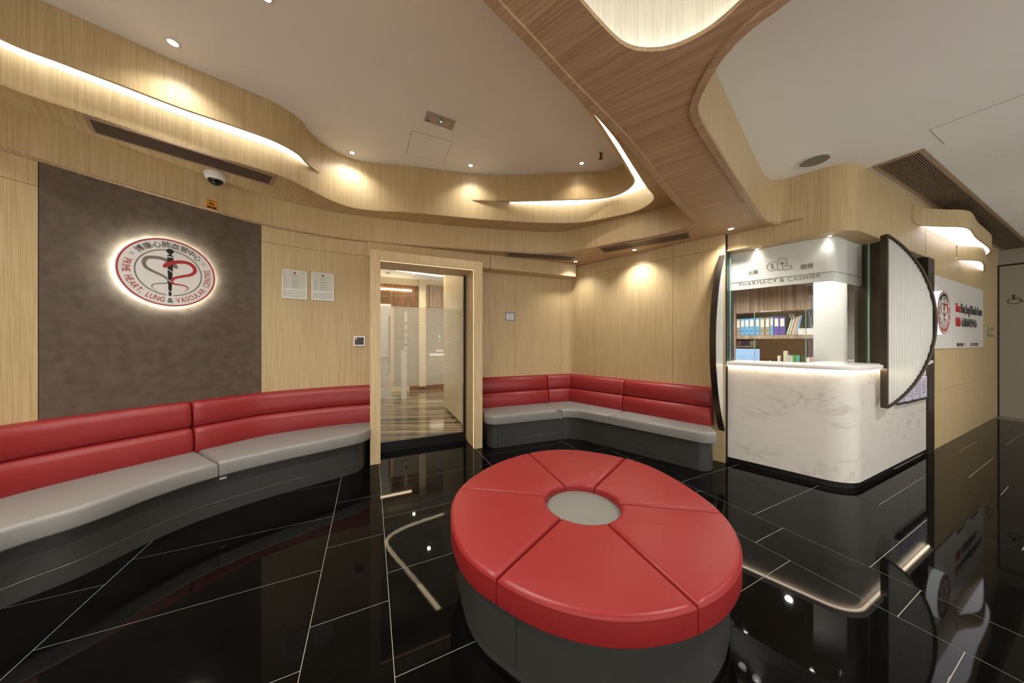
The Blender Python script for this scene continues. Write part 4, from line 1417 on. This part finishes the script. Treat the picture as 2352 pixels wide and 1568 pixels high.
for k_, (x_, y_) in enumerate(INNER_SPOTS):
    downlight(Vector((x_, y_)), 0, ZI, ("nearest", "leftmost", "second", "farthest")[k_] + " recessed downlight in the ceiling of the room behind the glass door", P_ROOM * 0.55, "downlights behind the glass door", spread=150, col=WARM)


for x_, y_, lab in PH_FILL_SPOTS:
    downlight(PF.p2(x_, y_), 0, ZB, lab + " added hidden fill lamp inside the pharmacy counted from the glass", 20.0 if y_ < 1 else 48.0, "added fill lamps inside the pharmacy", spread=150, r=0.03)


def grille(name, corners, z, label, rows=9, gm=GRILLE, group=None, sep=False, frame=0.02):
    a, b, c, d = corners          # near-left, near-right, far-right, far-left
    ctr = (a + b + c + d) / 4
    dx = ((b - a) + (c - d)).normalized()
    fr = Fr(ctr, dx)
    w = ((b - a).length + (c - d).length) / 4
    h = (abs((d - a).dot(fr.i)) + abs((c - b).dot(fr.i))) / 4
    t = empty(name, v3(ctr, z), label, "air grille", group)
    zt, zb = z - 0.001, z - 0.012
    fbox("void_plate", fr, -w + 0.002, w - 0.002, -h + 0.002, h - 0.002, z - 0.004, zt, GRILLE_D, t)
    fw = frame
    fbox("frame_bar", fr, -w, w, -h, -h + fw, zb, zt, GRILLE_F, t)
    fbox("frame_bar", fr, -w, w, h - fw, h, zb, zt, GRILLE_F, t)
    fbox("frame_bar", fr, -w, -w + fw, -h + fw, h - fw, zb, zt, GRILLE_F, t)
    fbox("frame_bar", fr, w - fw, w, -h + fw, h - fw, zb, zt, GRILLE_F, t)
    st = (2 * h - 2 * fw) / rows
    vs, fs = [], []
    for i in range(rows):
        y0 = -h + fw + st * (i + 0.28); y1 = y0 + st * (0.36 if sep else 0.52)
        if sep:
            fbox("slat", fr, -w + fw, w - fw, y0, y1, zb + 0.001, z - 0.004, gm, t)
        else:
            v, f = box_vf(-w + fw, w - fw, y0, y1, zb + 0.001, z - 0.004)
            k = len(vs); vs += v; fs += [tuple(j + k for j in q) for q in f]
    if not sep:
        mk("slats", xf(vs, fr.M(0, 0, 0)), fs, gm, t, kind="stuff")
    return t


gg = "air grilles in the soffits"
grille("air_grille", P([(191, 262), (637, 403), (620, 423.6), (210, 299.6)], Z1), Z1, "long brown air grille in the soffit above the slate panel", 12, group=gg)
grille("air_grille", P([(1168, 577), (1329, 587), (1310, 597), (1164.6, 587.4)], Z0), Z0, "brown air grille in the soffit above the pelmet by the door", 8, group=gg, frame=0.012)
grille("air_grille", P([(1374, 567.6), (1583, 530.6), (1586, 544), (1389, 579)], Z0), Z0, "brown air grille in the soffit above the corner bench", 8, group=gg, frame=0.012)
ga = pl(2122.5, 340, ZR)
gb = CF.p2(CF.hit(1999) if False else -1.72, -0.02)
gl = 5.4
oA = -(ga - CF.O).dot(CF.i)
sA = (ga - CF.O).dot(CF.d)
grille("ceiling_grille", [CF.p2(sA, -oA), CF.p2(4.0, -oA), CF.p2(4.0, -0.03), CF.p2(sA, -0.03)], ZR, "large brown slatted grille in the right ceiling along the corridor wall", 17, sep=True, frame=0.028, gm=GRILLE_F)

# dome camera
p = pl(495, 399, Z1)
dc = empty("dome_camera", v3(p, Z1), "white dome security camera on the soffit above the slate panel", "camera")
lathe("mount_ring", [(0.070, 0.0), (0.073, -0.004), (0.073, -0.010), (0.070, -0.012)], T(p.x, p.y, Z1), WHITE, dc)
lathe("housing", [(0.071, -0.012), (0.072, -0.022), (0.064, -0.048), (0.056, -0.056), (0.046, -0.058)], T(p.x, p.y, Z1), WHITE, dc)
lathe("dome", [(0.052, -0.050), (0.050, -0.062), (0.040, -0.080), (0.022, -0.092), (0.003, -0.096)], T(p.x, p.y, Z1), BLACK_GLOSS, dc)

# surveillance sticker on the lowest fascia
s_ = col_s(C1, 485.5, 2.0)
fr = curve_frame(C1, s_)
fx0, fx1 = fr.hit(474), fr.hit(497); fz1, fz0 = fr.zz(485, 459.5), fr.zz(485, 479.5)
stk = empty("warning_sticker", fr.p(0, 0, fz0), "orange camera warning sticker on the oak fascia under the dome camera", "sticker")
fbox("sticker_sheet", fr, fx0, fx1, -0.004, -0.0005, fz0, fz1, ORANGE, stk)
hh = fz1 - fz0; ww = fx1 - fx0
MS = fr.M(0, -0.004, fz0)
art("black_band", [a_rect(fx0 + 0.06 * ww, fx1 - 0.03 * ww, 0.03 * hh, 0.30 * hh)], MS, 0, 0.0008, INK_BLACK, stk)
art("camera_print", [a_rect(fx0 + 0.2 * ww, fx1 - 0.2 * ww, 0.85 * hh, 0.92 * hh), a_poly([(fx0 + 0.25 * ww, 0.72 * hh), (fx1 - 0.2 * ww, 0.55 * hh), (fx1 - 0.25 * ww, 0.42 * hh), (fx0 + 0.4 * ww, 0.5 * hh), (fx0 + 0.28 * ww, 0.42 * hh)])], MS, 0, 0.0008, INK_BLACK, stk)
art("sticker_text", [shift(glyphs("CCTV", 0.19 * hh), (fx0 + fx1) / 2, 0.15 * hh)], fr.M(0, -0.0049, fz0), 0, 0.0005, ORANGE, stk)

# emergency light panel, access hatch, sprinkler, speaker
def quad_frame(px4, z):
    a, b, c, d = P(px4, z)
    ctr = (a + b + c + d) / 4
    fr = Fr(ctr, (b - a) + (c - d))
    return fr, ((b - a).length + (c - d).length) / 4, (abs((d - a).dot(fr.i)) + abs((c - b).dot(fr.i))) / 4


PURPLE_GREY = mat("grey_plastic_plate", srgb(176, 166, 160), 0.4)
fr, w, h = quad_frame([(981.5, 254), (1047.6, 277), (1036.6, 297), (973, 274.5)], ZC)
em = empty("emergency_light", v3(fr.O, ZC), "grey emergency light plate with two round lamps in the high ceiling", "emergency light")
fbox("plate", fr, -w, w, -h, h, ZC - 0.01, ZC - 0.0005, PURPLE_GREY, em, b=0.002)
for x_ in (-w * 0.42, w * 0.42):
    q = fr.p(x_, 0, ZC - 0.010)
    lm = lathe("lamp_ring", [(0.022, 0.0), (0.024, -0.003), (0.016, -0.004), (0.014, -0.002)], T(*q), SILVER, em, n=22, ring=True)
    lathe("bulb", [(0.013, -0.002), (0.010, -0.006), (0.002, -0.009)], T(*q), mat("amber_bulb", srgb(214, 150, 70), 0.2), lm, n=16)
q = fr.p(0.01, 0, ZC - 0.010)
lathe("green_led", [(0.006, 0.0), (0.005, -0.003), (0.001, -0.004)], T(*q), GREEN_LED, em, n=12)
fbox("test_switch", fr, 0.0, 0.008, -h * 0.75, -h * 0.45, ZC - 0.013, ZC - 0.010, BLACK, em)
fbox("plate_mark", fr, -w * 0.88, -w * 0.68, h * 0.55, h * 0.72, ZC - 0.011, ZC - 0.010, BLACK, em)


def hatch(px4, z, name, label):
    pts = P(px4, z)
    t = empty(name, v3(sum(pts, Vector((0, 0))) / 4, z), label, "access panel")
    pts = ccw(pts)
    flat("hatch_leaf", [offset(pts, 0.0035, True)], z - 0.002, WHITE_CEIL, t, t=0.0015)
    flat("hatch_joint", [pts, offset(pts, 0.0035, True)], z - 0.0008, INK, t, t=0.0005)
    return t


hatch([(945, 300), (1040.7, 325.5), (1018, 374), (933, 353)], ZC, "access_hatch", "thin-jointed square access panel in the high ceiling beside the emergency light")
ha, hb = pl(2134, 298, ZR), pl(2168.5, 330.6, ZR)
hd_ = (pl(2352, 268, ZR) - hb).normalized()
p4 = [ha, hb, hb + hd_ * 0.62, ha + hd_ * 0.62]
t = empty("access_hatch", v3(ha, ZR), "thin-jointed access panel in the right ceiling beyond the slatted grille", "access panel")
flat("hatch_leaf", [offset(ccw(p4), 0.003, True)], ZR - 0.002, WHITE_CEIL, t, t=0.0015)
flat("hatch_joint", [ccw(p4), offset(ccw(p4), 0.003, True)], ZR - 0.0008, INK, t, t=0.0005)
p = pl(1380, 353, ZC)
spk = empty("sprinkler", v3(p, ZC), "small metal sprinkler head in the high ceiling near the beam", "sprinkler")
lathe("escutcheon", [(0.030, 0.0), (0.032, -0.004), (0.024, -0.008), (0.012, -0.012)], T(p.x, p.y, ZC), STEEL, spk, n=20)
lathe("body", [(0.011, -0.010), (0.009, -0.030), (0.006, -0.040)], T(p.x, p.y, ZC), BRONZE, spk, n=14)
lathe("deflector", [(0.004, -0.036), (0.022, -0.046), (0.022, -0.049), (0.004, -0.050)], T(p.x, p.y, ZC), BRONZE, spk, n=18)
p = pl(1870, 368.5, ZR)
cs = empty("ceiling_speaker", v3(p, ZR), "round white ceiling speaker with grey mesh in the right ceiling", "speaker")
rr = 0.118
lathe("bezel", [(rr * 0.80, -0.001), (rr, -0.001), (rr * 0.99, -0.005), (rr * 0.80, -0.008)], T(p.x, p.y, ZR), WHITE, cs, n=40, ring=True)
lathe("mesh", [(0.004, -0.001), (rr * 0.80, -0.001), (rr * 0.80, -0.005), (0.004, -0.006)], T(p.x, p.y, ZR), mat("speaker_mesh", srgb(140, 134, 124), 0.7, bump=(900, 0.4)), cs, n=40)

# ------------------------------------------------------------------ the round logo
def logo(par, M, R, y, rel, full=True):
    """artwork on a disc face at depth y (towards the room is negative)"""
    art("red_ring", [a_ring(0, 0, R * 0.955, R * 0.985, n=96)], M, y, rel, INK_RED, par)
    art("grey_ring", [a_ring(0, 0, R * 0.655, R * 0.680, 96, 264, 60), a_ring(0, 0, R * 0.655, R * 0.680, -84, 84, 60)], M, y, rel, INK_GREY, par)
    def ring_text(chars, q0, q1, r, size, bottom, m, nm, sx=1.0):
        ws = []
        for ch in chars:
            g = glyphs(ch, size, sx) if ch != ' ' else None
            w = (max(a for a, _ in g[0]) - min(a for a, _ in g[0])) if g and g[0] else size * 0.30
            ws.append(w + size * 0.16)
        tot = sum(ws); acc = 0; out = []
        for ch, w in zip(chars, ws):
            f = (acc + w / 2) / tot; acc += w
            if ch == ' ': continue
            q = math.radians(q0 + (q1 - q0) * f)
            g = glyphs(ch, size, sx)
            if not g[0]: continue
            ax = [a for a, _ in g[0]]; mid = (max(ax) + min(ax)) / 2
            g = ([(a - mid, b - size * 0.35) for a, b in g[0]], g[1])
            out.append(shift(g, r * math.cos(q), r * math.sin(q), q + math.pi / 2 if bottom else q - math.pi / 2))
        art(nm, out, M, y, rel, m, par)
    ring_text("PRIME HEART, LUNG", 162, 262.5, R * 0.815, R * 0.205, True, INK_RED, "english_lettering", 0.68)
    ring_text("&", 266, 275, R * 0.815, R * 0.20, True, INK_BLACK, "ampersand")
    ring_text("VASCULAR CENTRE", 278, 377, R * 0.815, R * 0.205, True, INK_RED, "english_lettering", 0.68)
    ring_text("博康心肺血管中心", 142, 38, R * 0.815, R * 0.185, False, INK_BLACK, "chinese_lettering")
    dots = []
    for q in (150, 30):
        for a, b in ((0.8, 1.6), (0.8, -1.6), (0.84, 1.6), (0.84, -1.6)):
            qq = math.radians(q + b)
            dots.append(a_disc(a * R * math.cos(qq), a * R * math.sin(qq), R * 0.012, 8))
    art("dot_marks", dots, M, y, rel, INK_GREY, par)
    def L(lst):
        out = []
        for zx, zy in lst:
            dx = zx - 1280
            lx = dx / (900.0 if dx < 0 else 800.0)
            ly = -(zy - 772 - 0.126 * dx) / 612.0
            out.append((lx * R, ly * R))
        return out
    g1 = a_stroke(L([(1390, 690), (1345, 630), (1270, 580), (1150, 520), (1000, 498), (880, 510), (828, 585), (860, 670), (960, 735), (1100, 800), (1200, 858), (1250, 915), (1215, 958), (1100, 962), (990, 975), (960, 1015), (1035, 1085)]),
                  [R * k for k in (0.07, 0.10, 0.085, 0.085, 0.085, 0.085, 0.08, 0.075, 0.07, 0.06, 0.05, 0.04, 0.035, 0.03, 0.025, 0.02, 0.008)])
    art("grey_serpent", [g1], M, y, rel * 0.6, INK_GREY, par)
    staff = [a_disc(*L([(1280, 380)])[0], R * 0.075, 28), a_poly(L([(1255, 425), (1305, 430), (1305, 450), (1350, 480), (1205, 462), (1255, 445)])),
             a_poly(L([(1225, 490), (1335, 498), (1320, 800), (1300, 1195), (1255, 1190), (1238, 800)]))]
    art("staff", staff, M, y, rel * 0.8, INK_BLACK, par)
    r1 = a_stroke(L([(1165, 668), (1230, 622), (1340, 580), (1470, 565), (1600, 590), (1690, 670), (1690, 750), (1620, 802), (1480, 832), (1350, 868), (1303, 920), (1335, 968), (1450, 990), (1545, 1018), (1578, 1060), (1510, 1122)]),
                  [R * k for k in (0.07, 0.12, 0.10, 0.095, 0.09, 0.085, 0.08, 0.075, 0.065, 0.06, 0.055, 0.045, 0.035, 0.028, 0.02, 0.008)])
    art("red_serpent", [r1], M, y, rel, INK_RED, par)
    cuts_ = [a_stroke(L(s_), R * 0.022) for s_ in ([(1225, 482), (1335, 488)], [(1228, 700), (1332, 772)], [(1235, 890), (1300, 945)], [(1250, 1095), (1305, 1125)])]
    art("staff_gaps", cuts_, M, y, rel * 1.1, WHITE_GLOSS, par)


s_l = col_s(WL, 386, 2.0)
LF = curve_frame(WL, s_l)
Yl = LF.O.y
RL = 77.8 * Yl / (F * 1.02)
zl = LF.zz(386, 628)
lg = empty("logo_sign", LF.p(0, -0.05, zl), "round white backlit clinic logo on the brown slate panel", "sign")
ML = LF.M(0, 0, zl) @ Matrix.Rotation(math.radians(90), 4, 'X')
lathe("disc", [(RL * 0.02, 0.030), (RL, 0.030), (RL, 0.048), (RL * 0.995, 0.050), (RL * 0.02, 0.050)], ML, WHITE_GLOSS, lg, n=96, ang=30)
lathe("halo_strip", [(RL * 0.955, 0.016), (RL * 0.96, 0.016), (RL * 0.96, 0.028), (RL * 0.955, 0.028)], ML, HALO_LED, lg, n=72, ring=True)
lathe("back_plate", [(RL * 0.02, 0.002), (RL * 0.9, 0.002), (RL * 0.9, 0.029), (RL * 0.02, 0.029)], ML, WHITE, lg, n=48)
logo(lg, LF.M(0, 0, zl), RL, -0.0501, 0.002)

# ------------------------------------------------------------------ certificates, keypad, wifi notice
def cert(cx, x0, x1, yt, yb, label, red):
    fr = curve_frame(WL, col_s(WL, cx, 2.0))
    a, b = fr.hit(x0, -0.012), fr.hit(x1, -0.012)
    z1 = fr.zz(cx, yt, -0.012); z0 = fr.zz(cx, yb, -0.012)
    t = empty("framed_certificate", fr.p(0, 0, z0), label, "certificate", "framed certificates beside the door")
    f = 0.010
    fbox("frame_bar", fr, a, b, -0.016, 0.008, z1 - f, z1, SILVER, t, b=0.002); fbox("frame_bar", fr, a, b, -0.016, 0.008, z0, z0 + f, SILVER, t, b=0.002)
    fbox("frame_bar", fr, a, a + f, -0.016, 0.008, z0 + f, z1 - f, SILVER, t, b=0.002); fbox("frame_bar", fr, b - f, b, -0.016, 0.008, z0 + f, z1 - f, SILVER, t, b=0.002)
    fbox("sheet", fr, a + f, b - f, -0.010, 0.004, z0 + f, z1 - f, PAPER, t)
    w, h = b - a, z1 - z0
    M = fr.M((a + b) / 2, -0.010, z0)
    art("crest", [a_rect(-0.04 * w, 0.04 * w, 0.86 * h, 0.93 * h)], M, 0, 0.0006, red, t)
    ln = [a_rect(-0.28 * w, 0.22 * w, 0.815 * h, 0.823 * h), a_rect(-0.12 * w, 0.10 * w, 0.75 * h, 0.762 * h)]
    for k in range(4):
        z = (0.66 - 0.085 * k) * h
        ln += [a_rect(-0.40 * w, -0.24 * w, z, z + 0.010 * h), a_rect(-0.12 * w, (0.28 - 0.05 * k) * w, z, z + 0.008 * h), a_rect(-0.12 * w, (0.10 + 0.04 * k) * w, z - 0.03 * h, z - 0.022 * h)]
    ln += [a_rect(0.25 * w, 0.36 * w, 0.40 * h, 0.408 * h), a_rect(-0.1 * w, 0.12 * w, 0.06 * h, 0.068 * h)]
    art("printed_lines", ln, M, 0, 0.0005, INK, t)
    fbox("glazing", fr, a + f, b - f, -0.0125, -0.0118, z0 + f, z1 - f, GLASS, t)


cert(676, 648, 705, 620, 685.5, "left framed certificate with a pale red crest on the oak wall", INK_RED)
cert(741, 715.4, 767, 626.5, 689.5, "right framed certificate with a dark crest on the oak wall", mat("maroon_ink", srgb(110, 40, 44), 0.6))
fr = curve_frame(WL, col_s(WL, 825.5, 2.0))
a, b = fr.hit(812.5, -0.02), fr.hit(838, -0.02); z1, z0 = fr.zz(825, 772.2, -0.02), fr.zz(825, 793.8, -0.02)
kp = empty("keypad", fr.p(0, 0, z0), "square grey door keypad in a white frame left of the door frame", "keypad")
fbox("frame", fr, a, b, -0.020, 0.0, z0, z1, SILVER, kp, b=0.003)
fbox("face", fr, a + 0.010, b - 0.010, -0.0225, -0.019, z0 + 0.010, z1 - 0.010, SCREEN_DARK, kp)
w, h = b - a, z1 - z0
for r_ in range(4):
    for c_ in range(3):
        x_ = a + w * (0.52 + 0.13 * c_); zz_ = z0 + h * (0.24 + 0.13 * r_)
        fbox("key", fr, x_, x_ + w * 0.085, -0.0245, -0.022, zz_, zz_ + h * 0.085, BLACK, kp)
fbox("red_light", fr, a + w * 0.14, a + w * 0.28, -0.0240, -0.022, z0 + h * 0.72, z0 + h * 0.82, RED_LED, kp)

wf = Fr(KA, DA)
a, b = wf.hit(1161), wf.hit(1181.5); z1, z0 = wf.zz(1171, 717.5), wf.zz(1171, 736)
wn = empty("wifi_notice", wf.p((a + b) / 2, 0, z0), "small white wireless network notice edged with blue tape right of the door", "notice")
fbox("tape_edge", wf, a, b, -0.0025, -0.0005, z0, z1, BLUE_TAPE, wn)
fbox("sheet", wf, a + 0.011, b - 0.011, -0.004, -0.002, z0 + 0.011, z1 - 0.011, PAPER, wn)
M = wf.M((a + b) / 2, -0.004, (z0 + z1) / 2 + 0.012)
art("wifi_symbol", [a_ring(0, 0, r_, r_ + 0.004, 45, 135, 12) for r_ in (0.007, 0.014, 0.021)] + [a_disc(0, 0.001, 0.004, 10)], M, 0, 0.0006, NAVY, wn)
art("notice_text", [shift(glyphs("Wi-Fi", 0.018), 0, -0.026), a_rect(-0.034, 0.034, -0.040, -0.037)], M, 0, 0.0006, INK_BLACK, wn)

# ------------------------------------------------------------------ corridor sign, lamps, lock
so = -0.012
xs_a, xs_j, xs_b = 0.262, CF.hit(2183.5), CF.hit(2255)
zs1, zs0 = 2.093, 1.213
sgn = empty("wall_sign_board", CF.p(1.5, so, zs0), "white acrylic sign board with red and black lettering on the corridor wall", "sign")
fbox("board", CF, xs_a, xs_j - 0.002, so, -0.001, zs0, zs1, WHITE_GLOSS, sgn)
fbox("board", CF, xs_j + 0.002, xs_b, so, -0.001, zs0, zs1, WHITE_GLOSS, sgn)
MB = CF.M(0, so, 0)
def SX(zx): return CF.hit(2130 + zx * 160 / 1254, so)
def SZ(zx, zy): return CF.zz(2130 + zx * 160 / 1254, 620 + zy * 200 / 1568, so)
z0_ = SZ(740, 790)
h_ = 0.125
tx = fit_text("Prime Heart, Lung & Vascular Centre", SX(508), SX(972), z0_, h_)
cut = SX(592)
red_f = [f for f in tx[1] if max(tx[0][i][0] for i in f) < cut]; blk_f = [f for f in tx[1] if max(tx[0][i][0] for i in f) >= cut]
def pick(poly, fs):
    ids = sorted({i for f in fs for i in f}); mp = {j: k for k, j in enumerate(ids)}
    return ([poly[0][i] for i in ids], [tuple(mp[i] for i in f) for f in fs])
art("red_lettering", [pick(tx, red_f)], MB, 0, 0.006, INK_RED, sgn)
art("black_lettering", [pick(tx, blk_f)], MB, 0, 0.006, INK_DARK, sgn)
zc0 = SZ(690, 1012); zc1 = SZ(690, 868)
art("red_lettering", [fit_text("博康", SX(502), SX(594), zc0, zc1 - zc0)], MB, 0, 0.006, INK_RED, sgn)
art("black_lettering", [fit_text("心肺血管中心", SX(612), SX(880), zc0, zc1 - zc0)], MB, 0, 0.006, INK_DARK, sgn)
zm0 = SZ(600, 1368); zm1 = SZ(600, 1312)
art("small_lettering", [fit_text("醫者博", SX(530), SX(640), zm0, zm1 - zm0), fit_text("君子厚德", SX(775), SX(905), zm0, zm1 - zm0)], MB, 0, 0.003, INK_BLACK, sgn)
art("small_red_lettering", [fit_text("仁", SX(658), SX(685), zm0, zm1 - zm0)], MB, 0, 0.003, INK_RED, sgn)
s_c_ = CF.hit(2168.5, so - 0.081); rS = 0.25
zS = CF.zz(2168.5, 719, -0.07)
lb = empty("round_sign_box", CF.p(s_c_, so, zS), "round glowing white sign box with the logo on the corridor sign board", "sign")
MC = CF.M(s_c_, so - 0.0, zS) @ Matrix.Rotation(math.radians(90), 4, 'X')
lathe("glowing_drum", [(0.01, 0.001), (rS, 0.001), (rS, 0.075), (0.01, 0.075)], MC, DISC_GLOW, lb, n=72, ang=30)
lathe("face", [(0.01, 0.076), (rS * 0.995, 0.076), (rS * 0.995, 0.081), (0.01, 0.081)], MC, WHITE_GLOSS, lb, n=72, ang=30)
logo(lb, CF.M(s_c_, so, zS), rS, -0.0811, 0.002)


def wave_lamp(label, face, z0, z1, end):
    """oak band waving out from the wall with a luminous underside"""
    t = empty("wave_lamp", v3(face[0], z0), label, "wall lamp", "wave lamps on the corridor wall")
    ribbon("oak_band", face, z0, z1, 0.018, OAK, t)
    wall_pts = [CF.p2((p - CF.O).dot(CF.d), -0.006) for p in (face[0], face[-1])]
    flat("diffuser", [offset(face, 0.018) + wall_pts[::-1]], z0 + 0.012, LAMP_DIFF, t, t=0.01)
    flat("top_board", [offset(face, 0.018) + wall_pts[::-1]], z1 - 0.015, OAK_S, t, t=0.012)
    return t


zl1 = 2.59
w1 = smooth([CF.p2(CF.hit(2093), -0.012)] + P([(2113.6, 517), (2140, 518.5), (2174, 519.7), (2205, 520.2), (2222, 522), (2232, 526), (2246, 545)], zl1) + [CF.p2(2.25, -0.15), CF.p2(2.75, -0.012)])
wave_lamp("upper wave-shaped oak lamp with white underside nearest the pharmacy", w1, zl1, 2.78, None)
w2 = smooth([CF.p2(CF.hit(2196), -0.012)] + P([(2215, 597), (2240, 598), (2255, 599.6), (2263, 606)], 2.40) + [CF.p2(2.98, -0.012)])
wave_lamp("lower wave-shaped oak lamp tucked under the larger one", w2, 2.40, 2.588, None)

lk = empty("door_lock", CF.p(CF.hit(2268), 0, CF.zz(2268, 760)), "chrome lock set on the corridor wall beside the sign board", "lock")
xk = CF.hit(2266)
fbox("lock_plate", CF, xk - 0.03, xk + 0.05, -0.008, 0.0, CF.zz(2268, 776), CF.zz(2268, 749), STEEL, lk, b=0.002)
for yy in (755, 770):
    Mk = CF.M(xk + 0.01, -0.008, CF.zz(2268, yy)) @ Matrix.Rotation(math.radians(90), 4, 'X')
    lathe("knob", [(0.012, 0.0), (0.012, 0.02), (0.026, 0.028), (0.026, 0.045), (0.010, 0.05)], Mk, STEEL, lk, n=20)
